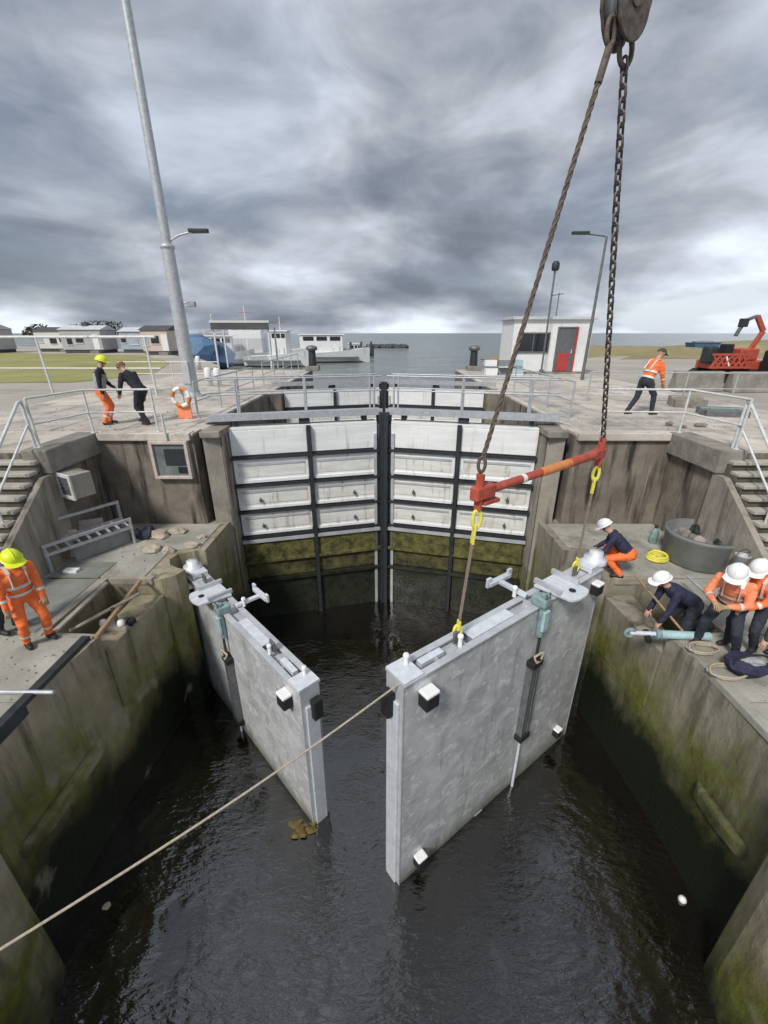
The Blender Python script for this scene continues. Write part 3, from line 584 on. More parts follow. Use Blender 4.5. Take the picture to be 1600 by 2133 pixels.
# ------------------------------------------------------------------ new galvanised leaves
def new_leaf(tip, hinge, ztop, flip, label, raised):
    tip = Vector((*tip, 0)); hg = Vector((*hinge, 0)); d = hg - tip; ln = d.length; d.normalize()
    nrm = Vector((d.y, -d.x, 0)); 
    if nrm.dot(-tip) < 0: nrm = -nrm      # v axis: towards the camera side
    M = Matrix(((d.x, nrm.x, 0, tip.x), (d.y, nrm.y, 0, tip.y), (0, 0, 1, ztop), (0, 0, 0, 1)))
    B = lambda u0, u1, v0, v1, z0, z1: MB().box(u0, u1, v0, v1, z0, z1, M)
    P = lambda u, v, z: M @ Vector((u, v, z))
    HT = 4.25; TH = 0.34
    t = thing('lock_gate', tip + Vector((0, 0, ztop - HT)), label, 'gate')
    # three skin plates with narrow weld gaps
    us = [0.0, 1.62, 3.2, ln]
    zs = [-HT, -2.9, -1.5, -.03]
    for i in range(3):
        for k in range(3): part(B(us[i] + .001, us[i + 1] - .001, -.03, .0, zs[k] + .001, zs[k + 1] - .001), 'skin_plate', 'galv_skin', t, .0015)
    part(B(.01, ln - .01, -TH, -TH + .03, -HT, -.03), 'back_plate', 'galv', t)
    part(B(-.02, .0, -TH, .005, -HT, -.02), 'end_plate', 'galv', t)
    part(B(ln, ln + .02, -TH, .005, -HT, -.02), 'end_plate', 'galv', t)
    part(B(.0, ln, -TH + .03, -.03, -HT + .02, -HT + .08), 'bottom_beam', 'galv', t)
    part(B(1.75, 1.95, -.06, .012, -HT - .06, -HT + .06), 'keel_step', 'galv', t)
    for z in (-3.3, -2.2, -1.1): part(B(.01, ln - .01, -TH + .03, -.03, z - .03, z + .03), 'stiffener', 'galv', t)
    part(B(-.06, -.02, -TH + .05, -.06, -HT + .05, -.35), 'mitre_seal', 'galv_bright', t, .01)
    # top frame: flanges, ribs and lids
    part(B(-.02, ln + .02, -.075, .03, -.03, .0), 'top_flange', 'galv', t, .004)
    part(B(-.02, ln + .02, -TH - .03, -TH + .075, -.03, .0), 'top_flange', 'galv', t, .004)
    part(B(.0, ln, -TH + .03, -.03, -.13, -.10), 'top_web', 'galv', t)
    u = .12
    for k in range(9):
        part(B(u - .012, u + .012, -TH + .076, -.076, -.10, .0), 'rib', 'galv', t); u += ln / 9
    part(B(1.30, 2.22, -TH + .08, -.08, -.015, .012), 'lid', 'galv_bright', t, .004)
    part(B(3.52, 4.25, -TH + .08, -.08, -.015, .010), 'lid', 'galv', t, .004)
    part(B(.38, .78, -TH + .12, -.12, -.05, .03), 'lid', 'galv_bright', t, .004)
    part(B(-.02, .30, -TH - .02, .02, -.01, .035), 'corner_plate', 'galv_bright', t, .004)
    # fender blocks: black rubber, sky reflection on top painted as a white cap
    blocks = [(.34, -.34, .225), (ln - .22, -.28, .20), (.36, -HT + .42, .19)] + ([(ln - .5, -HT + .55, .17)] if raised else [])
    for u, z, q in blocks:
        fb = part(B(u - q / 2, u + q / 2, .001, q * .78, z - q * .62, z + q * .32), 'fender', 'rubber', t, .02)
        part(B(u - q * .5, u + q * .5, .0, q * .80, z + q * .325, z + q * .58), 'sky_sheen_cap', 'white_pad', fb, .02)
    part(B(-.15, -.022, -TH + .03, -TH + .2, -.62, -.24), 'nose_fender', 'rubber', t, .02)
    # lifting lugs
    for u in (1.08, ln - .62):
        lg = MB(); c = P(u, -TH / 2, 0)
        lg.bar(c, c + Vector((0, 0, .20)), .16, .04, nrm); part(lg, 'lifting_lug', 'steel_grey', t, .01)
    for u, v in ((.22, -TH + .1), (1.05, -.09), (2.62, -.4)):
        mb = MB(); c = P(u, v, 0); mb.cyl(c, c + Vector((0, 0, .15)), .032, .03); mb.lathe([(.04, 0), (.045, .02), (.035, .05), (0, .06)], c + Vector((0, 0, .145)), 14)
        part(mb, 'bollard_pin', 'white_pad', t)
    # sluice: jack box, rod, tube with black collars
    us_ = 2.78 if raised else 2.72
    jb = part(B(us_ - .11, us_ + .08, -.14, .13, .0, .17), 'jack_box', 'teal', t, .03)
    mb = MB(); c = P(us_, .12, .26); mb.cyl(P(us_ - .02, .06, -.55), P(us_ - .02, .06, .22), .06); part(mb, 'jack_cylinder', 'teal', jb)
    mb = MB().box(us_ - .09, us_ + .05, .10, .15, -.42, -.05, M); part(mb, 'jack_plate', 'pale_blue', jb, .01)
    for q in (-.1, .06):
        part(MB().cyl(P(us_ + q * .6, .10, .17), P(us_ + q * .6, .10, .26), .016), 'jack_bolt', 'steel_grey', jb)
    part(MB().cyl(P(us_ - .02, .08, -.98), P(us_ - .02, .08, -.5), .024), 'sluice_rod', 'steel_dark', t)
    part(MB().tube([P(us_ - .10, .10, -.93), P(us_ + .1, .12, -.9), P(us_ + .06, .13, -1.06), P(us_ - .08, .13, -1.04)], .022, closed=True), 'shackle', 'tan_rope', t)
    sc = part(MB().box(us_ - .13, us_ - .07, .0, .12, -2.75, -1.1, M).box(us_ + .04, us_ + .10, .0, .12, -2.75, -1.1, M), 'sluice_channel', 'steel_grey', t, .008)
    part(MB().cyl(P(us_ - .015, .06, -2.8), P(us_ - .015, .06, -1.05), .055), 'sluice_tube', 'steel_grey', sc)
    for z in (-1.1, -2.8):
        part(B(us_ - .16, us_ + .12, .0, .15, z - .06, z + .07), 'collar', 'rubber', t, .02)
    part(MB().cyl(P(us_ - .015, .05, -HT - .12), P(us_ - .015, .05, -2.85), .028), 'sluice_stem', 'galv_bright', t)
    # T bracket sticking out of the back and lug plate with a pin hole in front
    tb = MB(); a = P(us_ - .05, -TH + .1, .05); b = P(us_ - .12, -TH - .42, .10)
    tb.bar(a, b, .09, .06); e = P(us_ - .36, -TH - .43, .11); f_ = P(us_ + .16, -TH - .43, .11); tb.bar(e, f_, .10, .07)
    for q in (e, f_): tb.bar(q - Vector((0, 0, .05)), q + Vector((0, 0, .12)), .05, .10, d)
    part(tb, 'strut_bracket', 'galv_bright', t, .006)
    mb = MB(); c = (3.42, .10)
    ring = [(c[0] + .19 * math.cos(q), c[1] + .15 * math.sin(q)) for q in [math.pi * 2 * i / 24 for i in range(24)]]
    plate = [(3.08, -.36), (3.72, -.36)] + [(c[0] + .27 * math.cos(math.pi * i / 10), c[1] + .12 + .12 * math.sin(math.pi * i / 10)) for i in range(11)]
    pl = part(MB().prism(plate, .03, .075, M), 'pin_plate', 'galv_bright', t, .006)
    mb = MB(); cc = P(c[0], c[1] + .03, .078); mb.cyl(cc, cc + Vector((0, 0, .012)), .055); part(mb, 'pin_hole', 'rubber', pl)
    part(MB().prism([(3.12, -.4), (3.18, -.4), (3.18, .1), (3.12, .1)], .075, .16, M), 'web', 'galv', pl)
    part(MB().prism([(3.62, -.4), (3.68, -.4), (3.68, .1), (3.62, .1)], .075, .16, M), 'web', 'galv', pl)
    # heel post with collar fittings
    part(MB().cyl(P(ln + .02, -TH / 2, -HT), P(ln + .02, -TH / 2, .06), .17), 'heel_post', 'galv', t)
    mb = MB(); c = P(ln + .02, -TH / 2, .06); mb.lathe([(.20, 0), (.20, .10), (.12, .12), (.12, .22), (0, .23)], c, 18); part(mb, 'top_bearing', 'galv_bright', t)
    part(B(ln - .35, ln - .08, -TH - .02, -.02, .0, .11), 'heel_cap', 'galv_bright', t, .01)
    return M, ln, t
MR, LNR, leafR = new_leaf((0.25, 3.93), (3.97, 6.69), -1.70, False, 'new galvanised gate leaf hanging from the red lifting beam', True)
ML, LNL, leafL = new_leaf((-1.28, 4.84), (-4.44, 8.22), -2.75, True, 'new galvanised gate leaf standing low in the water by the hollow quoin', False)

# ------------------------------------------------------------------ crane tackle
lug1 = MR @ Vector((1.08, -.18, .2)); lug2 = MR @ Vector((LNR - .62, -.18, .2))
BZ = 0.50
b1 = Vector((lug1.x + .12, lug1.y, BZ)); b2 = Vector((lug2.x + .02, lug2.y, BZ + .02))
bd = (b2 - b1).normalized()
t = thing('lifting_beam', (b1 + b2) / 2, 'red spreader beam with an orange middle hanging from the hook', 'lifting beam')
part(MB().bar(b1 - bd * .10, b1 + bd * .24, .13, .17), 'end_head', 'red_paint', t, .02)
part(MB().bar(b2 - bd * .24, b2 + bd * .08, .12, .15), 'end_head', 'red_paint', t, .02)
part(MB().tube([b1 + bd * .2, lerp(b1, b2, .45)], .055, 14), 'tube', 'red_paint', t)
part(MB().tube([lerp(b1, b2, .44), lerp(b1, b2, .70)], .064, 14), 'sleeve', 'orange_paint', t)
part(MB().tube([lerp(b1, b2, .69), b2 - bd * .2], .068, 14), 'tube', 'red_paint', t)
part(MB().tube([lerp(b1, b2, .285), lerp(b1, b2, .31)], .060, 14), 'marking_band', 'white_paint', t)
for q in (b1, b2):
    part(MB().bar(q + Vector((0, 0, .05)), q + Vector((0, 0, .24)), .10, .05, bd), 'top_lug', 'red_paint', t, .01)
    part(MB().bar(q - Vector((0, 0, .05)), q - Vector((0, 0, .22)), .10, .05, bd), 'bottom_lug', 'red_paint', t, .01)
part(MB().bar(b1 + bd * .05 - Vector((0, 0, .14)), b1 + bd * .34 - Vector((0, 0, .15)), .13, .05), 'foot', 'red_paint', t, .01)

hook = Py(1304, 12, 5.35)
t = thing('hook_block', hook, 'dark steel crane hook block with side plates and a shackle ring', 'crane hook')
T = Matrix.Rotation(R(25), 4, 'Z') @ Matrix.Rotation(R(-8), 4, 'Y') @ Matrix.Scale(.82, 4)
hb = lambda: Matrix.Translation(hook) @ T
Mh = hb()
outl = [(.26 * math.cos(a) * (0.92 if math.sin(a) < 0 else 1), .30 * math.sin(a) * (1.15 if math.sin(a) < 0 else 2.2)) for a in [2 * math.pi * i / 28 for i in range(28)]]
RX = Mh @ Matrix.Rotation(R(90), 4, 'X')
part(MB().prism(outl, -.13, -.09, RX), 'cheek_plate', 'chain_steel', t, .01)
part(MB().prism(outl, .09, .13, RX), 'cheek_plate', 'chain_steel', t, .01)
mb = MB(); mb.lathe([(.0, -.05), (.22, -.06), (.24, -.08), (.19, -.02), (.19, .02), (.24, .08), (.22, .06), (0, .05)], (0, 0, 0), 24); mb.v = [RX @ v for v in mb.v]; part(mb, 'sheave', 'steel_grey', t)
mb = MB(); mb.cyl((0, 0, -.15), (0, 0, .15), .07); mb.v = [RX @ v for v in mb.v]; part(mb, 'axle', 'rust_rope', t)
part(MB().tube([Mh @ Vector((.10 * math.cos(a) + .06, .0, -.36 + .14 * math.sin(a))) for a in [2 * math.pi * i / 20 for i in range(20)]], .024, closed=True), 'shackle_ring', 'chain_steel', t)
part(MB().tube([Mh @ Vector((.06 * math.cos(a) - .20, .0, -.22 + .12 * math.sin(a))) for a in [2 * math.pi * i / 20 for i in range(20)]], .022, closed=True), 'shackle_ring', 'rust_rope', t)
part(MB().prism([(-.12, .5), (.12, .5), (.12, 1.6), (-.12, 1.6)], -.05, .05, RX), 'hoist_frame', 'chain_steel', t)
for q in (-.16, .16):
    part(MB().cyl(Mh @ Vector((q, 0, .4)), Mh @ Vector((q * 1.1, 0, 9)), .018), 'hoist_rope', 'chain_steel', t)

def link_mesh():
    mb = MB(); pts = []
    for i in range(16):
        a = 2 * math.pi * i / 16; pts.append(Vector((.033 * math.cos(a), 0, .042 * math.sin(a) + (.022 if math.sin(a) > 0 else -.022))))
    mb.tube(pts, .0135, 6, closed=True); return mb
def chain(p0, p1, label):
    p0, p1 = Vector(p0), Vector(p1); t = thing('lifting_chain', p1, label, 'chain')
    d = p1 - p0; n = int(d.length / .096); q = d.to_track_quat('Z', 'Y')
    first = None
    for i in range(n + 1):
        c = p0 + d * (i / n)
        if first is None:
            first = link_mesh().build('link', 'chain_steel'); o = first; o.data.transform(Matrix.Translation(Vector(o.location)))
        else:
            o = first.copy(); COL.objects.link(o)
        o.parent = t; o.location = c - p1
        o.rotation_mode = 'QUATERNION'; o.rotation_quaternion = q @ Matrix.Rotation(R(90) * (i % 2) + R(20), 4, 'Z').to_quaternion()
    return t
ringR = Mh @ Vector((.06, 0, -.49)); ringL = Mh @ Vector((-.20, 0, -.33))
c1 = chain(ringR, b2 + Vector((0, 0, .22)), 'rusty steel chain from the hook ring to the far end of the red beam')
tw = []
pA, pB = ringL, b1 + Vector((0, 0, .40))
t = thing('wire_sling', pB, 'twisted brown wire sling from the hook to the near end of the red beam', 'sling')
dd = (pB - pA); ax1 = dd.normalized().cross(Vector((0, 1, 0))).normalized(); ax2 = dd.normalized().cross(ax1)
for k in range(3):
    pts = []
    for i in range(160):
        a = i * .55 + k * 2 * math.pi / 3; pts.append(pA + dd * (i / 159) + (ax1 * math.cos(a) + ax2 * math.sin(a)) * .014)
    part(MB().tube(pts, .0145, 6), 'strand', 'rust_rope', t)
part(MB().tube([pB + Vector((.04 * math.cos(a), 0, -.05 + .09 * math.sin(a))) for a in [2 * math.pi * i / 16 for i in range(16)]], .02, closed=True), 'shackle', 'rust_rope', t)
part(MB().cyl(pA, pA + dd.normalized() * .3, .035), 'ferrule', 'rust_rope', t)
def strap(p0, p1, label, wdt, ends=True):
    p0, p1 = Vector(p0), Vector(p1); t = thing('webbing_sling', p1, label, 'sling')
    v = (p1 - p0); L_ = v.length; v.normalize()
    part(MB().bar(p0 + v * .42, p1 - v * .16, wdt, .014, (1, 0.2, 0)), 'webbing', 'brown_web', t)
    part(MB().tube([p0 + Vector((.05 * math.cos(a), 0, -.02 - .10 + .12 * math.sin(a))) for a in [2 * math.pi * i / 14 for i in range(14)]], .024, closed=True), 'top_shackle', 'yellow_web', t)
    mb = MB(); mb.bar(p0 + v * .18, p0 + v * .46, wdt * 1.25, .03, (1, .2, 0)); part(mb, 'sleeve', 'yellow_web', t, .008)
    part(MB().tube([p1 + Vector((.05 * math.cos(a), 0, .02 + .10 * math.sin(a))) for a in [2 * math.pi * i / 14 for i in range(14)]], .022, closed=True), 'bottom_shackle', 'yellow_web', t)
    mb = MB(); mb.bar(p1 - v * .04, p1 - v * .20, wdt * 1.15, .04, (1, .2, 0)); part(mb, 'sleeve', 'yellow_web', t, .008)
    return t
strap(b1 - Vector((0, 0, .22)), lug1 + Vector((0, 0, -.04)), 'brown webbing sling with yellow ends holding the near end of the leaf', .062)
strap(b2 - Vector((0, 0, .22)), lug2 + Vector((0, 0, -.04)), 'brown webbing sling with yellow ends by the worker at the heel post', .045)

# ------------------------------------------------------------------ guide rope
rp0 = MR @ Vector((-.02, -.1, -.06)); rp1 = Py(-60, 2015, 1.62)
pts = []
for i in range(60):
    q = i / 59; p = lerp(rp0, rp1, q); p.z -= .10 * math.sin(math.pi * q); pts.append(p)
MB().tube(pts, .0125, 8).build('guide_rope', 'tan_rope', None, 0, 'taut tan guide rope tied to the tip of the hanging leaf', 'rope')

# ------------------------------------------------------------------ people
def capsule(p0, r0, p1, r1, ax=None, k=1.0, n=14):
    p0, p1 = Vector(p0), Vector(p1); d = p1 - p0
    if d.length < 1e-5: d = Vector((0, 0, 1e-4)); p1 = p0 + d
    dn = d.normalized()
    a = Vector(ax) if ax is not None else (Vector((1, 0, 0)) if abs(dn.x) < .9 else Vector((0, 1, 0)))
    a = (a - dn * a.dot(dn)).normalized(); b = dn.cross(a)
    rings = []
    for i in range(4): th = -math.pi / 2 + (i + .5) / 4 * math.pi / 2; rings.append((p0 + dn * r0 * math.sin(th), r0 * math.cos(th)))
    rings.append((p0, r0)); rings.append((p1, r1))
    for i in range(4): th = (i + .5) / 4 * math.pi / 2; rings.append((p1 + dn * r1 * math.sin(th), r1 * math.cos(th)))
    vs = []
    for c, r in rings:
        for q in range(n):
            t_ = 2 * math.pi * q / n; vs.append(c + a * (r * k * math.cos(t_)) + b * (r * math.sin(t_)))
    m = len(rings)
    fs = [(i * n + q, i * n + (q + 1) % n, (i + 1) * n + (q + 1) % n, (i + 1) * n + q) for i in range(m - 1) for q in range(n)]
    fs += [tuple(range(n))[::-1], tuple(range((m - 1) * n, m * n))]
    return vs, fs
def ik(a, b, l1, l2, pole):
    d = b - a; L_ = d.length
    if L_ > (l1 + l2) * .995: b = a + d.normalized() * (l1 + l2) * .995; d = b - a; L_ = d.length
    x = (l1 * l1 - l2 * l2 + L_ * L_) / (2 * L_); h = math.sqrt(max(0, l1 * l1 - x * x)); dn = d.normalized()
    pl = Vector(pole); pl = pl - dn * pl.dot(dn)
    if pl.length < 1e-4: pl = Vector((0, 0, 1))
    return a + dn * x + pl.normalized() * h, b
def person(loc, heading, label, pelvis=(0, 0, .92), lean=5, side=0, feet=((-.12, .03), (.12, -.03)), hands=None, head_pitch=15, head_yaw=0,
           top='hivis_orange', bottom='hivis_orange', hat='helmet', hatmat='helmet_white', hand='skin', bands_top=True, bands_leg=True, scale=1.0, knees=None, vest=None, foot_z=(0, 0), collar=None):
    Rz = Matrix.Translation(Vector(loc)) @ Matrix.Rotation(heading, 4, 'Z') @ Matrix.Scale(scale, 4)
    pel = Vector(pelvis)
    tl = Matrix.Rotation(R(side), 3, 'Y') @ Matrix.Rotation(-R(lean), 3, 'X')   # facing +Y, lean forward
    up = tl @ Vector((0, 0, 1)); fw = tl @ Vector((0, 1, 0)); rt = tl @ Vector((1, 0, 0))
    waist = pel + up * .16; chest = pel + up * .38; nb = pel + up * .53 - fw * .01
    hr = Matrix.Rotation(R(side * .6), 3, 'Y') @ Matrix.Rotation(-R(lean * .55 + head_pitch), 3, 'X') @ Matrix.Rotation(R(head_yaw), 3, 'Z')
    hu = hr @ Vector((0, 0, 1)); hf = hr @ Vector((0, 1, 0)); hs = hr @ Vector((1, 0, 0))
    hc = nb + up * .05 + hu * .14 + hf * .015
    prims = []
    def cap(m, a, ra, b, rb, ax=None, k=1): prims.append((m, Vector(a), ra, Vector(b), rb, ax, k))
    cap(top, pel + up * .06, .125, waist, .125, rt, 1.3); cap(top, waist, .125, chest, .135, rt, 1.36); cap(top, chest, .135, nb - up * .07, .10, rt, 1.6)
    cap(bottom, pel - up * .03, .125, pel + up * .05, .125, rt, 1.32)
    cap('skin', nb - up * .02, .058, hc - hu * .05, .055)
    cap('skin', hc + hu * .02, .088, hc + hu * .04 - hf * .012, .088, hf, 1.1); cap('skin', hc - hu * .06 + hf * .03, .062, hc + hf * .02, .075)
    cap(top, nb - up * .04, .075, nb + up * .005, .066)
    if hands is None: hands = ((-.25, .12, .85), (.25, .12, .85))
    bands = []; arms = []
    for sgn_, hd in zip((-1, 1), hands):
        sh = nb - up * .07 + rt * (.185 * sgn_); tgt = Vector(hd)
        el, wr = ik(sh, tgt, .29, .265, Vector((sgn_ * .7, -.6, -.5)))
        cap(top, sh, .072, el, .056); cap(top, el, .056, wr, .043); arms.append((el, wr, sgn_)); bands.append((el, wr, .5, .060))
    for i, (sgn_, ft) in enumerate(zip((-1, 1), feet)):
        hp = pel - up * .03 + rt * (.095 * sgn_); an = Vector((ft[0], ft[1], .10 + foot_z[i]))
        kp = Vector((sgn_ * .18, 1, .1)) if knees is None else Vector(knees[i])
        kn, an = ik(hp, an, .43, .42, kp)
        cap(bottom, hp, .098, kn, .073); cap(bottom, kn, .073, an, .058)
        fd = Vector((sgn_ * .12, 1, 0)).normalized() if foot_z[i] == 0 else Vector((0, .5, -.85))
        cap('boot', an - Vector((0, 0, .045)) - fd * .03, .048, an + fd * .15 - Vector((0, 0, .06)), .040, Vector((1, 0, 0)), 1.1)
        bands.append((kn, an, .55, .080))
    # one continuous skin through a voxel remesh
    mb = MB()
    for m, a, ra, b, rb, ax, k in prims: mb.add(*capsule(a, ra, b, rb, ax, k))
    me = bpy.data.meshes.new('tmp'); me.from_pydata(mb.v, [], mb.f); me.update()
    tmp = bpy.data.objects.new('tmp', me); COL.objects.link(tmp)
    rm = tmp.modifiers.new('r', 'REMESH'); rm.mode = 'VOXEL'; rm.voxel_size = .020
    sm = tmp.modifiers.new('s', 'SMOOTH'); sm.factor = .5; sm.iterations = 3
    bpy.context.view_layer.update(); dg = bpy.context.evaluated_depsgraph_get()
    body = bpy.data.meshes.new_from_object(tmp.evaluated_get(dg)); bpy.data.objects.remove(tmp)
    nv = len(body.vertices); co_ = np.empty(nv * 3); body.vertices.foreach_get('co', co_); co_ = co_.reshape(-1, 3)
    nn_ = np.empty(nv * 3); body.vertices.foreach_get('normal', nn_); nn_ = nn_.reshape(-1, 3)
    for i_ in range(nv):
        q = Vector(co_[i_])
        if (q - hc).length < .17: continue
        k_ = mnoise.noise(Vector((q.x * 9, q.y * 9, q.z * 17)) + Vector(loc)) * .010 + mnoise.noise(q * 24) * .005
        co_[i_] += nn_[i_] * k_
    nf = len(body.polygons); ce = np.empty(nf * 3); body.polygons.foreach_get('center', ce); ce = ce.reshape(-1, 3)
    best = np.full(nf, 1e9); idx = np.zeros(nf, int); names = []
    for m, a, ra, b, rb, ax, k in prims:
        if m not in names: names.append(m)
        A = np.array(a); D = np.array(b) - A; tt = np.clip(((ce - A) @ D) / max(D @ D, 1e-9), 0, 1)
        v = ce - (A + tt[:, None] * D)
        if ax is not None:
            X = np.array(Vector(ax).normalized()); c_ = v @ X; v = v - np.outer(c_ * (1 - 1 / k), X)
        dist = np.linalg.norm(v, axis=1) - (ra + (rb - ra) * tt)
        sel = dist < best; best[sel] = dist[sel]; idx[sel] = names.index(m)
    bv = [Vector(q) for q in co_]; bf = [list(p.vertices) for p in body.polygons]; mi_ = list(idx)
    def extra(vs, fs, m):
        if m not in names: names.append(m)
        o = len(bv); bv.extend(Vector(q) for q in vs); bf.extend([i + o for i in f] for f in fs); mi_.extend([names.index(m)] * len(fs))
    # face: nose, ears, eyes, mouth
    extra(*capsule(hc + hf * .095 + hu * .015, .010, hc + hf * .115 - hu * .018, .016, n=8), 'skin')
    for q in (-1, 1):
        extra(*capsule(hc + hs * (.090 * q) + hu * .015, .020, hc + hs * (.088 * q) - hu * .015, .014, hf, .6, n=8), 'skin')
        extra(*capsule(hc + hf * .098 + hs * (.034 * q) + hu * .018, .010, hc + hf * .099 + hs * (.034 * q) + hu * .016, .010, n=8), 'boot')
    extra(*capsule(hc + hf * .092 - hs * .022 - hu * .055, .007, hc + hf * .092 + hs * .022 - hu * .055, .007, n=6), 'door_red')
    # hands: palm, four fingers with knuckle bends and a thumb off the side
    for el, wr, q in arms:
        dn = (wr - el).normalized(); sidev = dn.cross(Vector((0, 0, 1)))
        if sidev.length < .2: sidev = dn.cross(Vector((0, 1, 0)))
        sidev.normalize(); nn = sidev.cross(dn).normalized()
        if nn.z > 0: nn = -nn
        pc = wr + dn * .075
        extra(*capsule(wr - dn * .02, .030, pc, .026, sidev, 1.5, n=10), hand)
        for k in range(4):
            rt_ = pc + sidev * ((k - 1.5) * .021); ln_ = (.072, .082, .078, .060)[k]
            m1 = rt_ + dn * (ln_ * .5) + nn * .006; m2 = m1 + dn * (ln_ * .38) + nn * (ln_ * .35); m3 = m2 + dn * .008 + nn * .026
            for u, v_, a_, b_ in ((rt_, m1, .0105, .0098), (m1, m2, .0098, .009), (m2, m3, .009, .0075)): extra(*capsule(u, a_, v_, b_, n=7), hand)
        th0 = wr + dn * .03 + sidev * (-.034 * q); th1 = th0 + sidev * (-.03 * q) + dn * .03 + nn * .008; th2 = th1 + dn * .032 + nn * .016
        extra(*capsule(th0, .013, th1, .0115, n=7), hand); extra(*capsule(th1, .0115, th2, .009, n=7), hand)
    bpy.data.meshes.remove(body)
    t = thing('person', loc, label, 'person')
    me = bpy.data.meshes.new('body'); me.from_pydata([(Rz @ v) - Vector(loc) for v in bv], [], bf); me.update()
    for n_ in names: me.materials.append(MATS[n_])
    me.polygons.foreach_set('material_index', mi_); me.polygons.foreach_set('use_smooth', [True] * len(bf)); me.update()
    o = bpy.data.objects.new('body', me); COL.objects.link(o); o.parent = t
    def child(mbx, nm, m, bevel=0):
        mbx.v = [Rz @ v for v in mbx.v]; return part(mbx, nm, m, t, bevel)
    HM = Matrix(((hs.x, hf.x, hu.x, hc.x), (hs.y, hf.y, hu.y, hc.y), (hs.z, hf.z, hu.z, hc.z), (0, 0, 0, 1)))
    def dome(r, z0, ky=1.14, kz=1.0, n=20):
        mbx = MB(); prof = [(r * math.cos(a), z0 + r * kz * math.sin(a)) for a in [R(q) for q in (0, 12, 25, 40, 55, 70, 82)]] + [(0.0005, z0 + r * kz)]
        vs = []
        for rr, z in prof:
            for k in range(n):
                a = 2 * math.pi * k / n; vs.append(HM @ Vector((rr * math.cos(a), rr * math.sin(a) * ky, z)))
        mbx.add(vs, [(i * n + k, i * n + (k + 1) % n, (i + 1) * n + (k + 1) % n, (i + 1) * n + k) for i in range(len(prof) - 1) for k in range(n)], True); return mbx
    if hat == 'helmet':
        mbx = dome(.122, .035)
        n = 24; vs = []
        for k in range(n):
            a = 2 * math.pi * k / n
            for rr, z in ((.119, .036), (.136 + (.05 if math.sin(a) > .5 else 0), .024)): vs.append(HM @ Vector((rr * math.cos(a), rr * math.sin(a) * 1.14, z)))
        mbx.add(vs, [(2 * k, 2 * k + 1, (2 * k + 3) % (2 * n), (2 * k + 2) % (2 * n)) for k in range(n)], True)
        hm = child(mbx, 'helmet', hatmat)
        rb = MB().tube([HM @ Vector((0, .135 * math.cos(a), .035 + .126 * math.sin(a))) for a in [R(q) for q in range(20, 165, 16)]], .008, 6); child(rb, 'helmet_ridge', hatmat)
        st = MB().tube([HM @ Vector((.088, .02, .03)), HM @ Vector((.075, .05, -.07)), HM @ Vector((0, .075, -.115)), HM @ Vector((-.075, .05, -.07)), HM @ Vector((-.088, .02, .03))], .006, 6); child(st, 'chin_strap', 'boot')
    elif hat == 'cap':
        mbx = dome(.108, .02); mbx.prism([(-.07, .10), (.07, .10), (.06, .19), (0, .205), (-.06, .19)], .022, .032, HM); child(mbx, 'cap', hatmat)
    else:
        mbx = dome(.106, .005, 1.12, 1.05); child(mbx, 'hair', hatmat)
    def band(a, b, q, r_, wd, ax=None, k=1, m='reflective', nm='reflective_band'):
        a, b = Vector(a), Vector(b); dn = (b - a).normalized(); c = lerp(a, b, q)
        x = Vector(ax) if ax is not None else (Vector((1, 0, 0)) if abs(dn.x) < .9 else Vector((0, 1, 0)))
        x = (x - dn * x.dot(dn)).normalized(); y = dn.cross(x); vs = []; n = 20
        for j in (-1, 1):
            for i in range(n):
                an_ = 2 * math.pi * i / n; vs.append(c + dn * (wd / 2 * j) + x * (r_ * k * math.cos(an_)) + y * (r_ * math.sin(an_)))
        mbx = MB(); mbx.add(vs, [(i, (i + 1) % n, n + (i + 1) % n, n + i) for i in range(n)], True); child(mbx, nm, m)
    if bands_top:
        band(pel, nb, .42, .141, .055, rt, 1.36); band(pel, nb, .14, .137, .05, rt, 1.34)
        for el, wr, q in arms: band(el, wr, .45, .056, .045)
        for q in (-1, 1):
            pts = [nb + rt * (.10 * q) - up * .28 - fw * .150, nb + rt * (.10 * q) - up * .02 - fw * .095, nb + rt * (.10 * q) + up * .03, nb + rt * (.10 * q) - up * .03 + fw * .115, nb + rt * (.10 * q) - up * .28 + fw * .155]
            mbx = MB()
            for i in range(4): mbx.bar(pts[i], pts[i + 1], .045, .012, fw if i in (1, 2) else up)
            child(mbx, 'brace_band', 'reflective')
    if bands_leg:
        for a, b, q, r_ in bands[2:]:
            band(a, b, .62, .072, .05)
    if vest:
        band(pel, nb, .45, .146, .36, rt, 1.36, vest, 'vest')
    return t

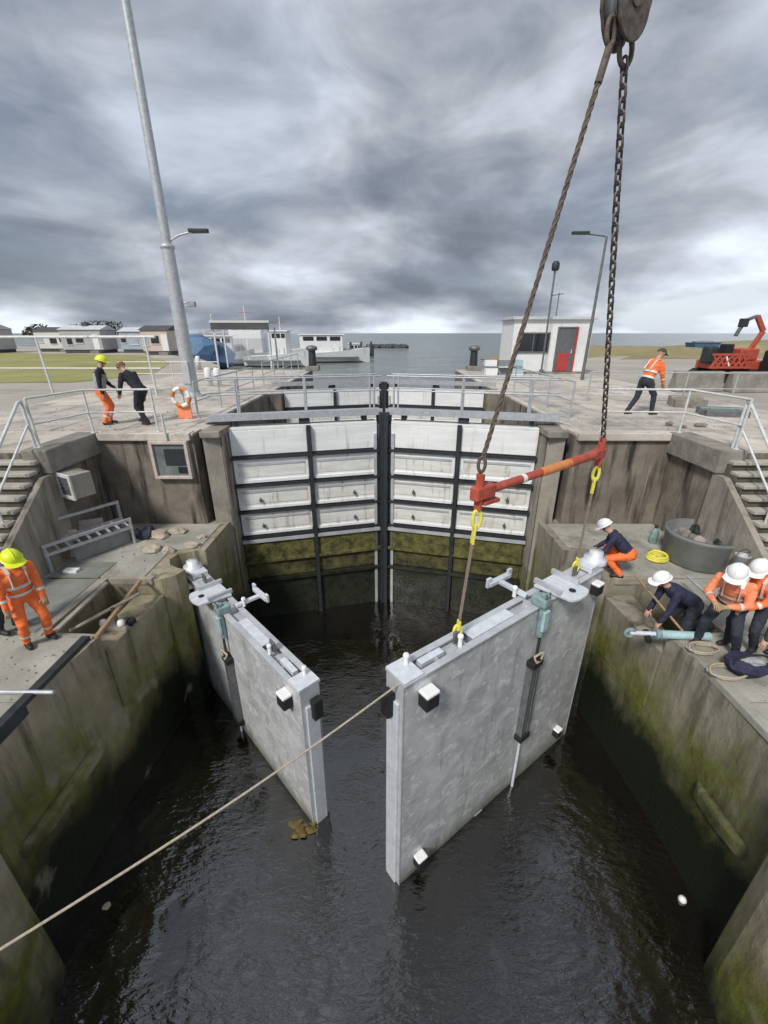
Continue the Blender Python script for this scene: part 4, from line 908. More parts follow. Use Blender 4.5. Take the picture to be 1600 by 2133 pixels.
person(Pz(82, 1336, DECK + .025), R(-122), 'worker in orange coveralls and yellow helmet standing by the hatch', lean=14, head_pitch=22,
       hands=((-.20, .22, .80), (.27, .16, .72)), hatmat='helmet_yellow', hand='glove', feet=((-.15, .02), (.14, -.02)))
person(Pz(20, 1312, DECK + .05), R(-95), 'worker in pale orange jacket and dark trousers next to the yellow helmet worker', lean=10, bottom='cloth_dark', top='hivis_orange_pale',
       hatmat='helmet_yellow', bands_leg=False, hands=((-.2, .25, .95), (.25, .2, .85)), hand='glove')
person(Pz(226, 884, .0), R(-70), 'worker in yellow helmet, dark jacket and orange trousers on the quay corner', lean=14, head_pitch=10, top='cloth_black', bottom='hivis_orange',
       hatmat='helmet_yellow', bands_top=False, vest='cloth_grey', hands=((-.1, .32, .95), (.24, .1, .82)), hand='glove', scale=.98)
person(Pz(300, 882, .0), R(70), 'bareheaded worker in black bending forward beside the yellow helmet worker', pelvis=(0, -.12, .88), lean=42, head_pitch=10, top='cloth_black', bottom='cloth_black',
       hat='hair', hatmat='hair', bands_top=False, bands_leg=False, feet=((-.14, -.30), (.14, .16)), hands=((-.22, .36, .78), (.24, .05, .62)), scale=1.02)
person(Pz(1330, 864, .0), R(-75), 'worker in orange jacket and dark cap walking along the quay', pelvis=(0, 0, .90), lean=22, head_pitch=12, top='hivis_orange', bottom='cloth_dark', hat='cap', hatmat='cap_green',
       bands_leg=False, feet=((-.13, -.28), (.13, .27)), hands=((-.16, .42, .80), (.2, .40, .74)), hand='glove', scale=1.1)
person(Pz(1288, 1196, DECK + .025), R(62), 'worker in white helmet and navy top crouching at the heel of the hanging leaf', pelvis=(0, -.1, .52), lean=48, head_pitch=12, top='navy', bottom='hivis_orange',
       bands_top=False, bands_leg=False, feet=((-.17, -.02), (.17, .05)), hands=((-.2, .55, .42), (.22, .52, .40)), scale=1.0)
person(Pz(1412, 1298, DECK + .025), R(86), 'worker in white helmet and navy top kneeling over the hatch', pelvis=(0, -.12, .46), lean=62, head_pitch=-6, top='navy', bottom='cloth_dark',
       bands_top=False, bands_leg=False, feet=((-.15, -.42), (.15, -.40)), knees=((-.2, .6, -.8), (.2, .6, -.8)), hands=((-.25, .50, .06), (.12, .48, .08)))
person(Pz(1486, 1350, DECK + .025), R(128), 'worker in white helmet and orange jacket leaning over beside the navy bag', pelvis=(0, -.05, .88), lean=28, head_pitch=22, top='hivis_orange_pale', bottom='cloth_dark',
       bands_leg=False, feet=((-.26, -.02), (.22, .05)), hands=((-.06, .42, 1.0), (.12, .45, 1.02)), hand='glove')
person(Pz(1538, 1350, DECK + .025), R(110), 'worker in orange jacket and white helmet looking down behind the bag', pelvis=(0, -.05, .90), lean=22, head_pitch=25, top='hivis_orange', bottom='cloth_dark',
       bands_leg=False, feet=((-.14, -.08), (.14, .08)), hands=((-.10, .42, .95), (.1, .40, .98)), hand='glove', scale=.98)
person(Pz(1640, 1372, DECK + .025), R(110), 'worker in dark clothes crouching at the end of the steps', pelvis=(0, -.1, .45), lean=35, head_pitch=15, top='cloth_dark', bottom='cloth_black',
       bands_top=False, bands_leg=False, feet=((-.16, 0), (.16, .05)), hands=((-.12, .5, .35), (.14, .5, .3)))

# ------------------------------------------------------------------ things on the mast side
def ladder_rack():
    a = Pz(105, 1195, DECK + .02); b = Pz(285, 1130, DECK + .02)
    t = thing('aluminium_rack', a, 'long aluminium rack with side rails leaning by the steps', 'rack')
    d = (b - a).normalized(); n = Vector((-d.y, d.x, 0)); up = Vector((0, 0, 1))
    for off, z in ((0, .42), (0, .62), (.45, .52), (.45, .95)):
        part(MB().bar(a + n * off + up * z, b + n * off + up * z, .05, .06), 'side_rail', 'rail_galv', t)
    for q in (0.02, .98):
        for off in (0, .45):
            c = lerp(a, b, q) + n * off; part(MB().bar(c, c + up * (.62 if off == 0 else .95), .05, .05), 'leg', 'rail_galv', t)
    for k in range(9):
        c = lerp(a, b, .04 + k * .115); part(MB().bar(c + up * .44, c + n * .45 + up * .54, .05, .02), 'slat', 'galv', t)
    part(MB().bar(lerp(a, b, .3) + n * .10 + up * .18, lerp(a, b, .95) + n * .10 + up * .2, .02, .34), 'tray', 'grey_plastic', t)
    return a, b, d, n
ra, rb_, rd, rn = ladder_rack()
c = lerp(ra, rb_, .62) + rn * .28
T = Matrix.Translation(c) @ Matrix.Rotation(math.atan2(rd.y, rd.x), 4, 'Z')
t = thing('storage_crate', c, 'grey storage crate under the aluminium rack', 'crate')
part(MB().box(-.42, .42, -.12, .16, 0, .32, T), 'crate_body', 'grey_plastic', t, .02); part(MB().box(-.44, .44, -.14, .18, .32, .36, T), 'lid', 'drum_grey', t, .01)
# vent box on the side wall
c = Py(140, 1010, 8.9); c.x = -6.86
t = thing('vent_box', c, 'pale square vent box mounted on the wall beside the steps', 'vent box')
Tv = Matrix.Translation(Py(140, 1012, 8.55)) @ Matrix.Rotation(R(-28), 4, 'Z')
part(MB().box(-.26, .26, -.02, .40, -.26, .26, Tv), 'box_body', 'stub_concrete', t, .01)
for q in ((-.28, .28, .20, .28), (-.28, .28, -.28, -.20), (-.28, -.20, -.20, .20), (.20, .28, -.20, .20)):
    part(MB().box(q[0], q[1], -.06, -.02, q[2], q[3], Tv), 'frame', 'rail_white', t, .006)
part(MB().box(-.2, .2, -.035, -.021, -.2, .2, Tv), 'mesh_panel', 'steel_grey', t)
for k in range(5): part(MB().box(-.2, .2, -.05, -.036, -.17 + k * .08, -.15 + k * .08, Tv), 'louvre', 'steel_grey', t)
# pale boards
for i, (x, y, q) in enumerate(((90, 1100, 20), (150, 1072, 24))):
    p = Pz(x, y + 70, DECK + .02); Tb = Matrix.Translation(p + Vector((.38, .15, 0))) @ Matrix.Rotation(R(q), 4, 'Z') @ Matrix.Rotation(R(-14), 4, 'X')
    MB().box(-.32, .32, -.02, .02, 0, .62, Tb).build('board', 'pink_frame', None, .006, ('pale board leaning on the steps behind the rack', 'pale board leaning on the wall under the vent box')[i], 'board')
# framed screen on the front wall
t = thing('wall_screen', Py(355, 958, 10.1), 'square screen in a pale frame hung on the pier wall', 'screen')
p0 = Py(310, 918, 10.12); p1 = Py(404, 996, 10.12)
x0, x1, z1, z0 = p0.x, p1.x, p0.z, p1.z; fr = .075
part(MB().box(x0 + fr, x1 - fr, 10.10, 10.16, z0 + fr, z1 - fr), 'pane', 'screen_glass', t)
for q in ((x0, x1, z1 - fr, z1), (x0, x1, z0, z0 + fr), (x0, x0 + fr, z0 + fr, z1 - fr), (x1 - fr, x1, z0 + fr, z1 - fr)): part(MB().box(q[0], q[1], 10.04, 10.19, q[2], q[3]), 'frame', 'pink_frame', t, .01)
part(MB().box(x0 + .32, x0 + .80, 10.085, 10.098, z0 + .34, z1 - .2), 'inner_panel', 'steel_dark', t)
part(MB().box(x0 + .60, x0 + .86, 10.085, 10.098, z0 + .14, z0 + .30), 'inner_panel', 'glass_dark', t)
part(MB().tube([((x0 + x1) / 2, 10.06, z1), ((x0 + x1) / 2, 10.06, .05), ((x0 + x1) / 2, 10.06, .5)], .028), 'hanger', 'rail_white', t)
# rubble at the quoin
for i, (x, y, r_) in enumerate(((335, 1120, .20), (372, 1112, .16), (400, 1140, .13), (318, 1150, .17), (420, 1122, .10), (352, 1150, .12))):
    p = Pz(x, y, DECK); MB().rock(p + Vector((0, 0, r_ * .4)), r_, i, (1.2, 1, .7)).build('rubble_stone', 'stone_pale', None, 0, 'broken pale stone lying at the foot of the pier by the hollow quoin', 'stone', 'stones at the hollow quoin')
p = Pz(295, 1128, DECK); MB().rock(p + Vector((0, .2, .14)), .26, 21, (1.2, .8, .7)).build('dark_sack', 'cloth_dark', None, 0, 'dark crumpled sack at the foot of the pier wall beside the rack', 'sack')
p = Pz(150, 1192, DECK + .02)
t = thing('white_tray', p, 'small white tray lying on the deck before the rack', 'tray')
part(MB().box(p.x - .14, p.x + .14, p.y - .07, p.y + .07, p.z, p.z + .02), 'base', 'white_pad', t)
for q in ((-.14, -.12, -.07, .07), (.12, .14, -.07, .07), (-.12, .12, -.07, -.055), (-.12, .12, .055, .07)): part(MB().box(p.x + q[0], p.x + q[1], p.y + q[2], p.y + q[3], p.z + .02, p.z + .07), 'side', 'white_pad', t)
# pump in the hatch
p = Vector((-4.93, 6.35, -3.24))
t = thing('hand_pump', p, 'hand pump with a rusty orange handle standing in the hatch', 'pump')
part(MB().cyl(p, p + Vector((0, 0, .5)), .09), 'cylinder', 'steel_dark', t)
part(MB().box(p.x - .22, p.x + .26, p.y - .12, p.y + .12, p.z + .50, p.z + .58), 'base_plate', 'wood_grey', t, .01)
part(MB().tube([p + Vector((.05, 0, .58)), p + Vector((.03, 0, .95))], .035), 'stand', 'rust_rope', t)
part(MB().tube([p + Vector((-.55, -.35, .70)), p + Vector((.03, 0, .93)), p + Vector((.35, .35, 1.0))], .03), 'handle', 'stone_pale', t)
for k, q in enumerate((-.16, .16)): part(MB().lathe([(0, 0), (.06, 0), (.07, .06), (.05, .12), (0, .13)], p + Vector((q, -.06, .58)), 14), 'valve_cap', 'white_pad', t)
part(MB().rock(p + Vector((.30, .0, .63)), .085, 4), 'hose_end', 'rubber', t)
# scaffold pole and plank ends on the deck edge
pa, pb = Pz(-20, 1441, DECK + .06), Pz(112, 1442, DECK + .06)
MB().tube([pa, pb], .03).build('scaffold_pole', 'rail_galv', None, 0, 'grey scaffold pole lying across the deck edge', 'pole')
pa, pb = Pz(112, 1318, DECK + .05), Pz(222, 1214, DECK + .05)
MB().bar(pa, pb, .09, .05).build('plank', 'wood_grey', None, .01, 'weathered plank along the edge of the pump hatch', 'plank')
pa, pb = Pz(200, 1328, DECK + .06), Pz(292, 1210, DECK + .06)
MB().bar(pa, pb, .07, .06).build('plank', 'wood', None, .01, 'brown timber batten laid across the pump hatch', 'plank')
# life ring post
p = Pz(372, 880, 0) + Vector((0, .5, 0))
t = thing('life_ring_station', p, 'orange life ring on a short post at the quay edge', 'life ring')
part(MB().tube([p, p + Vector((0, 0, .8))], .04), 'post', 'rail_white', t)
part(MB().box(p.x - .2, p.x + .2, p.y - .045, p.y + .0, .02, .42), 'backboard', 'hivis_orange_pale', t, .02)
for k in range(8):
    a0 = 2 * math.pi * k / 8; part(MB().tube([p + Vector((.23 * math.cos(a0 + q * .0785 * 1.25), -.09, .62 + .23 * math.sin(a0 + q * .0785 * 1.25))) for q in range(9)], .055, 10), 'ring_segment', 'orange_paint' if k % 2 else 'white_pad', t)

# ------------------------------------------------------------------ things on the hut side
p = Pz(1448, 1168, DECK)
t = thing('grey_tub', p, 'large dark grey round tub standing at the foot of the pier', 'tub')
part(MB().lathe([(0, .0), (.60, .0), (.66, .08), (.70, .62), (.73, .66), (.73, .72), (.66, .72), (.62, .1), (0, .09)], p, 30), 'tub_body', 'drum_grey', t)
part(MB().prism([(p.x + .58 * math.cos(a), p.y + .58 * math.sin(a)) for a in [2 * math.pi * i / 24 for i in range(24)]], p.z + .5, p.z + .53), 'contents', 'stone', t)
for i in range(5):
    a = i * 1.3; part(MB().rock(p + Vector((.35 * math.cos(a), .35 * math.sin(a), .58)), .13, i + 30), 'scrap', ('teal', 'steel_dark', 'stone', 'wood_grey', 'steel_dark')[i], t)
for k, (sx, lab) in enumerate(((0, 'coil of yellow hose lying beside the grey tub'),)):
    p = Pz(1368, 1168, DECK); pts = [p + Vector((.22 * math.cos(a) * (1 - a * .012), .17 * math.sin(a), .04 + .006 * a)) for a in [i * .35 for i in range(60)]]
    MB().tube(pts, .028, 8).build('hose_coil', 'yellow_web', None, 0, lab, 'hose')
p = Pz(1358, 1132, DECK)
t = thing('gas_bottle', p, 'small teal gas bottle standing against the pier wall', 'bottle')
part(MB().lathe([(0, 0), (.08, 0), (.09, .03), (.09, .30), (.06, .37), (.03, .39), (.03, .42), (0, .42)], p, 18), 'cylinder', 'teal', t); part(MB().cyl(p + Vector((0, 0, .42)), p + Vector((0, 0, .47)), .04), 'valve', 'steel_dark', t)
# pale blue hydraulic ram lying along the hatch
pa, pb = Vector((4.72, 5.55, DECK + .11)), Vector((5.95, 5.30, DECK + .11))
pa, pb = Pz(1312, 1318, DECK + .10), Pz(1478, 1326, DECK + .10)
t = thing('hydraulic_ram', (pa + pb) / 2, 'pale blue hydraulic ram lying at the edge under the kneeling worker', 'ram')
part(MB().cyl(lerp(pa, pb, .35), pb, .07), 'barrel', 'pale_blue', t); part(MB().cyl(pa, lerp(pa, pb, .36), .038), 'rod', 'galv_bright', t)
part(MB().cyl(lerp(pa, pb, .32), lerp(pa, pb, .38), .088), 'gland', 'teal', t)
part(MB().tube([pa + Vector((.07 * math.cos(a), .0, .07 * math.sin(a))) for a in [2 * math.pi * i / 14 for i in range(14)]], .03, closed=True), 'eye', 'teal', t)
part(MB().cyl(lerp(pa, pb, .2) - Vector((.0, .12, .06)), lerp(pa, pb, .25) + Vector((0, .1, -.03)), .05), 'hose_block', 'rubber', t)
pa, pb = Pz(1322, 1196, DECK + .75), Pz(1425, 1318, DECK + .15)
MB().tube([pa, pb], .02).build('boat_hook', 'wood', None, 0, 'brown wooden boat hook slanting past the kneeling worker', 'pole')
pa, pb = Pz(1432, 1200, DECK + .35), Pz(1492, 1255, DECK + .35)
MB().tube([pa, pb], .025).build('guard_bar', 'rail_galv', None, 0, 'short grey bar beside the orange jacket group', 'bar')
for i, (x, y, r_) in enumerate(((1462, 1356, .15), (1512, 1405, .17))):
    p = Pz(x, y, DECK + .03); pts = [p + Vector(((r_ + .02 * math.sin(a * 3.3)) * math.cos(a) * 1.5, (r_ - .03) * math.sin(a), .02 + .004 * a)) for a in [k * .35 for k in range(44)]]
    MB().tube(pts, .018, 7).build('rope_coil', 'tan_rope', None, 0, ('coil of tan rope next to the pale blue ram', 'coil of tan rope next to the navy bag')[i], 'rope')
p = Pz(1552, 1402, DECK + .03)
t = thing('navy_bag', p, 'navy kit bag slumped on the deck before the orange jacket workers', 'bag')
part(MB().rock(p + Vector((0, 0, .14)), .25, 8, (1.35, .8, .65)), 'bag_body', 'navy', t)
part(MB().rock(p + Vector((.0, -.05, .28)), .11, 9, (1.5, .8, .4)), 'flap', 'cloth_grey', t)
part(MB().tube([p + Vector((.28 * math.cos(a), -.05, .22 + .16 * math.sin(a))) for a in [math.pi * i / 10 for i in range(11)]], .015), 'handle', 'rubber', t)
p = Pz(1542, 1172, DECK + .55); p = Vector((7.62, 7.55, -1.50))
t = thing('bucket', Py(1540, 1172, 7.0), 'dented grey bucket standing on the steps above the orange jackets', 'bucket')
q = Py(1540, 1180, 7.15)
part(MB().lathe([(0, 0), (.09, 0), (.125, .24), (.135, .25), (.12, .25), (.085, .02), (0, .02)], q, 18), 'pail', 'galv', t)
part(MB().tube([q + Vector((.125 * math.cos(a), 0, .25 + .12 * math.sin(a))) for a in [math.pi * i / 10 for i in range(11)]], .008, 6), 'handle', 'steel_dark', t)
# timber and plate stacks on the quay by the walking worker
for i, (x, y, sx, sy, sz, m, lab) in enumerate(((1450, 852, .9, .8, .32, 'stone', 'block of weathered grey timber baulks on the quay'), (1530, 872, 1.15, .7, .22, 'steel_grey', 'low stack of grey steel plates at the stair head'))):
    p = Pz(x, y, 0.0) + Vector((0, .5, 0)); t = thing('baulk_stack' if i == 0 else 'plate_stack', p, lab, 'stack'); T = Matrix.Translation(p) @ Matrix.Rotation(R(-14), 4, 'Z')
    for k in range(4):
        part(MB().box(-sx / 2 + random.uniform(-.05, .05), sx / 2 + random.uniform(-.05, .05), -sy / 2 + k * sy / 4 + .01, -sy / 2 + (k + 1) * sy / 4 - .01, 0.004, sz * random.uniform(.75, 1), T), 'baulk' if i == 0 else 'plate', m if k != 2 else 'teal' if i else 'wood_grey', t, .015)
for i, (x, y, r_) in enumerate(((1394, 885, .10), (1460, 888, .09), (1425, 890, .06))):
    p = Pz(x, y, .03); MB().rock(p + Vector((0, 0, r_ * .35)), r_, i + 50, (2.0 if i == 1 else 1, .8, .6)).build('debris_lump', 'stone', None, 0, 'dark lump of debris on the quay coping before the walking worker', 'debris', 'lumps on the quay coping')
# low concrete barrier blocks on the right quay
for i in range(7):
    x = 13.2 + i * 2.15; y = 18.6 - i * .28
    mb = MB(); pr = [(-.3, 0), (.3, 0), (.22, .32), (.12, .8), (-.12, .8), (-.22, .32)]
    T = Matrix.Translation((x, y, -.02)) @ Matrix.Rotation(R(90), 4, 'Z') @ Matrix.Rotation(R(90), 4, 'X')
    mb.prism(pr, -1.0, 1.0, T); mb.build('barrier_block', 'coping', None, .02, 'grey concrete barrier block in the row below the red machine', 'barrier', 'barrier blocks on the quay')

# hut ---------------------------------------------------------------
hx0, hx1, hy0, hy1, hz = 8.0, 12.55, 26.6, 29.3, 2.95
t = thing('lock_hut', ((hx0 + hx1) / 2, (hy0 + hy1) / 2, 0), 'white flat roofed hut with a dark window and a grey and red door', 'hut')
part(MB().box(hx0, hx1, hy0, hy1, 0.12, hz), 'wall', 'white_paint', t, .02)
part(MB().box(hx0 - .08, hx1 + .08, hy0 - .1, hy1 + .1, -.02, .12), 'plinth', 'coping', t)
part(MB().box(hx0 - .15, hx1 + .15, hy0 - .18, hy1 + .15, hz, hz + .16), 'roof', 'roof_pale', t, .02)
wd_ = part(MB().box(8.35, 10.05, hy0 - .03, hy0 + .01, 1.25, 2.2), 'window', 'glass_dark', t)
for q in ((8.27, 8.35, 1.17, 2.28), (10.05, 10.13, 1.17, 2.28), (8.35, 10.05, 1.17, 1.25), (8.35, 10.05, 2.2, 2.28), (9.16, 9.22, 1.25, 2.2)): part(MB().box(q[0], q[1], hy0 - .07, hy0 - .002, q[2], q[3]), 'window_frame', 'steel_grey', wd_)
part(MB().box(9.25, 9.98, hy0 - .035, hy0 - .031, 1.3, 2.1), 'pane', 'glass_dark', wd_)
dr = part(MB().box(10.62, 11.62, hy0 - .05, hy0 + .01, .14, 2.5), 'door', 'door_grey', t)
part(MB().box(10.72, 11.36, hy0 - .08, hy0 - .051, .18, 1.15), 'door_panel', 'door_red', dr)
for q in ((10.54, 10.62, .14, 2.58), (11.62, 11.72, .14, 2.58), (10.62, 11.62, 2.5, 2.58)): part(MB().box(q[0], q[1], hy0 - .09, hy0 - .002, q[2], q[3]), 'door_frame', 'door_red' if q[0] > 11 else 'door_grey', dr)
part(MB().box(11.45, 11.5, hy0 - .1, hy0 - .051, 1.15, 1.35), 'handle', 'galv_bright', dr)
part(MB().tube([(10.9, 28.2, hz + .16), (10.9, 28.2, hz + 1.5)], .03), 'aerial', 'steel_grey', t)
part(MB().bar((10.5, 28.2, hz + 1.35), (11.15, 28.2, hz + 1.45), .05, .05), 'aerial_arm', 'steel_grey', t)
t.location.x -= .5
# clutter by the hut: fish boxes
for i in range(6):
    x = 6.2 + (i % 3) * .75; z = (i // 3) * .42; y = 25.8 + (i % 2) * .3
    t = thing('fish_box', (x, y, z), ('white', 'grey', 'pale blue')[i % 3] + ' sided fish box ' + ('at the bottom', 'on top')[i // 3] + ' of the pile by the hut', 'box', 'fish boxes by the hut')
    part(MB().box(x - .33, x + .33, y - .25, y + .25, z + .004, z + .06), 'base', ('white_pad', 'grey_plastic')[i % 2], t)
    for q in ((-.33, .33, -.25, -.22), (-.33, .33, .22, .25), (-.33, -.30, -.22, .22), (.30, .33, -.22, .22)): part(MB().box(x + q[0], x + q[1], y + q[2], y + q[3], z + .06, z + .38), 'side', ('white_pad', 'grey_plastic', 'pale_blue')[i % 3], t)

# lamp posts -----------------------------------------------------------
mb_ = Pz(402, 826, 0)
t = thing('mast', mb_, 'very tall grey tubular mast with a lamp arm on the quay', 'mast')
part(MB().tube([mb_, mb_ + Vector((0, 0, 4.95))], [.26, .20], 20), 'lower_pole', 'rail_galv', t)
part(MB().tube([mb_ + Vector((0, 0, 4.95)), mb_ + Vector((0, 0, 24))], [.155, .085], 18), 'upper_pole', 'rail_galv', t)
part(MB().lathe([(.19, 0), (.23, .02), (.23, .10), (.15, .16)], mb_ + Vector((0, 0, 4.87)), 20), 'joint_collar', 'rail_galv', t)
part(MB().lathe([(.42, 0), (.42, .05), (.30, .07), (.28, .2)], mb_ + Vector((0, 0, .002)), 20), 'base_flange', 'rail_galv', t)
j = mb_ + Vector((0, 0, 5.05))
ar = part(MB().tube([j, j + Vector((.45, 0, .22)), j + Vector((.9, 0, .32))], .035), 'lamp_arm', 'rail_galv', t)
part(MB().prism([(0, -.14), (.62, -.11), (.66, 0), (.62, .11), (0, .14)], -.05, .06, Matrix.Translation(j + Vector((.82, 0, .34)))), 'lamp_head', 'steel_dark', ar, .02)
j = mb_ + Vector((.1, 0, 3.2)); ca = part(MB().tube([j, j + Vector((.4, 0, .06))], .03), 'camera_arm', 'rail_galv', t)
part(MB().box(j.x + .25, j.x + .55, j.y - .08, j.y + .08, j.z - .1, j.z + .08), 'camera', 'cloth_grey', ca, .02)
part(MB().box(mb_.x - .13, mb_.x + .13, mb_.y - .29, mb_.y - .2, .5, 1.3), 'access_door', 'galv', t, .01)

p = Pz(1212, 792, 0)
t = thing('street_lamp', p, 'slim grey street lamp with a flat arm behind the white hut', 'street lamp')
zt = Py(1262, 492, p.y).z
part(MB().tube([p, p + Vector((0, 0, zt))], [.085, .05], 14), 'pole', 'steel_grey', t)
ar = part(MB().tube([p + Vector((0, 0, zt - .05)), p + Vector((-.1, 0, zt)), p + Vector((-1.0, 0, zt + .10))], .035), 'lamp_arm', 'steel_grey', t)
part(MB().prism([(0, -.14), (-.75, -.11), (-.8, 0), (-.75, .11), (0, .14)], -.05, .06, Matrix.Translation(p + Vector((-.85, 0, zt + .12)))), 'lamp_head', 'steel_dark', ar, .02)
p = Vector((10.05, 25.9, 0)); zt = Py(1148, 548, 25.9).z
p.x = Py(1128, 770, 25.9).x
t = thing('signal_post', p, 'thin post with a dark signal head in front of the hut', 'signal')
part(MB().tube([p, p + Vector((0, 0, zt - .3))], .05, 12), 'pole', 'steel_grey', t)
mb = MB(); mb.lathe([(0, 0), (.16, 0), (.2, .1), (.2, .34), (.12, .44), (0, .46)], p + Vector((0, 0, zt - .35)), 16); part(mb, 'signal_head', 'steel_dark', t)
part(MB().cyl(p, p + Vector((0, 0, .3)), .12), 'foot', 'steel_grey', t)
for x, y, lab in ((652, 770, 'dark squat mooring post on the mast side pier head'), (985, 772, 'dark squat mooring post on the hut side pier head')):
    p = Pz(x, y, 0); p.y = 28.9; p.x = Py(x, y, 28.9).x
    t = thing('mooring_post', p, lab, 'mooring post')
    part(MB().box(p.x - .42, p.x + .42, p.y - .4, p.y + .4, 0.004, .3), 'plinth', 'coping', t, .03)
    part(MB().cyl(p + Vector((0, 0, .3)), p + Vector((0, 0, 1.25)), .26, .22), 'post', 'steel_dark', t)
    part(MB().lathe([(.22, 0), (.36, .06), (.36, .22), (.2, .32), (0, .34)], p + Vector((0, 0, 1.2)), 16), 'cap', 'steel_grey', t)
for x, y in ((415, 768), (437, 805), (456, 806)):
    p = Pz(x, y, 0); t = MB().lathe([(0.0, 0.004), (.16, .004), (.15, .75), (.10, .82), (0, .83)], p, 14).build('bollard', 'white_paint', None, 0, 'short white bollard ' + ('beyond the mast toward the blue tarpaulin' if y == 768 else 'of the pair beside the mast foot'), 'bollard', 'white bollards near the mast')

# shelter and blue tarp heap
x0, x1 = Py(456, 780, 30).x, Py(566, 780, 30).x; ya, yb = 30.2, 32.0
t = thing('shelter', ((x0 + x1) / 2, 30, -.03), 'open shelter with glazed sides and a dark roof edge by the harbour', 'shelter')
for x in (x0, x1):
    for y in (ya, yb): part(MB().box(x - .05, x + .05, y - .05, y + .05, -.03, 2.6), 'post', 'rail_white', t)
part(MB().box(x0 - .15, x1 + .15, ya - .2, yb + .2, 2.86, 3.0), 'roof', 'roof_pale', t)
part(MB().box(x0 - .1, x1 + .1, ya - .18, ya - .12, 2.45, 2.86), 'fascia', 'roof_dark', t)
part(MB().box(x0 + .08, x0 + 1.5, yb - .03, yb, .3, 1.9), 'glass_panel', 'pane_clear', t)
part(MB().box(x0 + 1.6, x0 + 2.9, yb - .03, yb, .3, 1.9), 'glass_panel', 'pane_clear', t)
part(MB().tube([(x0 - .05, ya, 2.6), (x0 - .05, ya, 3.4)], .04), 'finial', 'rail_white', t)
p = Py(425, 740, 46); MB().rock((p.x, 46, .3), 1.7, 77, (1.5, 1.0, .95)).build('tarp_heap', 'blue_tarp', None, 0, 'heap under a blue tarpaulin beyond the mast', 'tarpaulin')

# caravans along the field
cols = ['caravan_grey', 'caravan_white', 'caravan_grey', 'caravan_white', 'caravan_grey', 'caravan_blue', 'caravan_pink']
labs = ['grey holiday caravan with dark windows, farthest along the field', 'cream holiday caravan next to the farthest grey one', 'grey holiday caravan between two cream ones', 'cream holiday caravan beside the mid row grey one',
        'grey holiday caravan before the blue one', 'blue grey holiday caravan near the end of the row', 'pinkish holiday caravan closing the row']
xs = [-66, -57.6, -50.2, -43.0, -36.4, -30.2, -25.4]; wds = [6.4, 5.2, 6.0, 4.6, 4.9, 4.4, 3.0]
for i in range(7):
    x, wdt = xs[i], wds[i]; y = 58 + (0, 3.5, -1, 4, .5, 2.5, -2)[i] - i * .9; hgt = 2.75 + .35 * ((i * 37) % 5) / 5
    t = thing('caravan', (x, y, -.03), labs[i], 'caravan', 'caravans along the field')
    part(MB().box(x - wdt / 2, x + wdt / 2, y, y + 3.2, .35, hgt - .35), 'wall', cols[i], t, .05)
    part(MB().box(x - wdt / 2 + .15, x + wdt / 2 - .15, y + .1, y + 3.1, -.03, .35), 'skirt', 'roof_dark', t)
    mb = MB(); pr = [(-.15, hgt - .35), (1.6, hgt + .15), (3.35, hgt - .35)]
    a = [Vector((x - wdt / 2 - .15, y + q, z)) for q, z in pr]; b = [Vector((x + wdt / 2 + .15, y + q, z)) for q, z in pr]
    mb.add(a + b, [(0, 1, 2), (5, 4, 3), (0, 3, 4, 1), (1, 4, 5, 2), (0, 2, 5, 3)]); part(mb, 'roof', 'roof_pale' if i % 3 else 'roof_dark', t)
    for k in range(2 + i % 2):
        wx = x - wdt / 2 + wdt * (.16 + .30 * k + .06 * math.sin(i * 2.1 + k)); ww = .30 + .28 * ((i * 3 + k) % 3) / 2; wz = .95 + .2 * ((i + k) % 2)
        wo = part(MB().box(wx - ww, wx + ww, y - .04, y + .01, wz, 1.95), 'window', 'glass_dark' if (i + k) % 3 else 'caravan_blue', t)
        part(MB().box(wx - ww - .06, wx + ww + .06, y - .08, y - .041, wz - .07, wz), 'sill', 'white_paint', wo)
    dx_ = x + wdt * .36; do_ = part(MB().box(dx_ - .35, dx_ + .35, y - .05, y + .01, .4, 2.1), 'door', 'white_paint' if i % 2 == 0 else 'door_grey', t)
    part(MB().box(dx_ - .5, dx_ + .5, y - .8, y - .06, -.03, .3), 'step', 'coping', t)
    if i in (1, 4): part(MB().box(x - .3, x + .3, y + 1.2, y + 1.8, hgt, hgt + .5), 'roof_vent', 'roof_dark', t)
# trees behind
def tree(x, y, h, rr, seed, label):
    random.seed(seed); t = thing('tree', (x, y, -.03), label, 'tree', 'dark trees behind the caravans')
    mb = MB(); top = Vector((x + random.uniform(-.3, .3), y, h * .75)); mb.tube([(x, y, -.03), (x, y, h * .35), top], [.28, .2, .06], 8)
    for k in range(7):
        a = k * .9; b = Vector((x, y, h * (.3 + .05 * k))); mb.tube([b, b + Vector((math.cos(a) * rr * .6, math.sin(a) * rr * .5, h * .25))], [.10, .03], 6)
    part(mb, 'trunk', 'bark', t)
    mb = MB()
    for k in range(900):
        u = Vector((random.gauss(0, 1), random.gauss(0, 1), random.gauss(0, 1))).normalized() * (random.random() ** .4)
        cl = 1 + .35 * mnoise.noise(u * 2.2 + Vector((seed, 0, 0)))
        c = Vector((x + u.x * rr * cl, y + u.y * rr * cl, h * .66 + u.z * h * .36 * cl)); s_ = random.uniform(.12, .28)
        a = Vector((random.gauss(0, 1), random.gauss(0, 1), random.gauss(0, 1))).normalized(); b = a.orthogonal().normalized(); c2 = a.cross(b)
        mb.add([c + b * s_, c + c2 * s_ * .6, c - b * s_, c - c2 * s_ * .6], [(0, 1, 2, 3)])
    part(mb, 'crown', 'foliage', t, kind='stuff')
tree(-50, 82, 4.2, 4.0, 3, 'broad low dark tree rising behind the blue grey caravan')
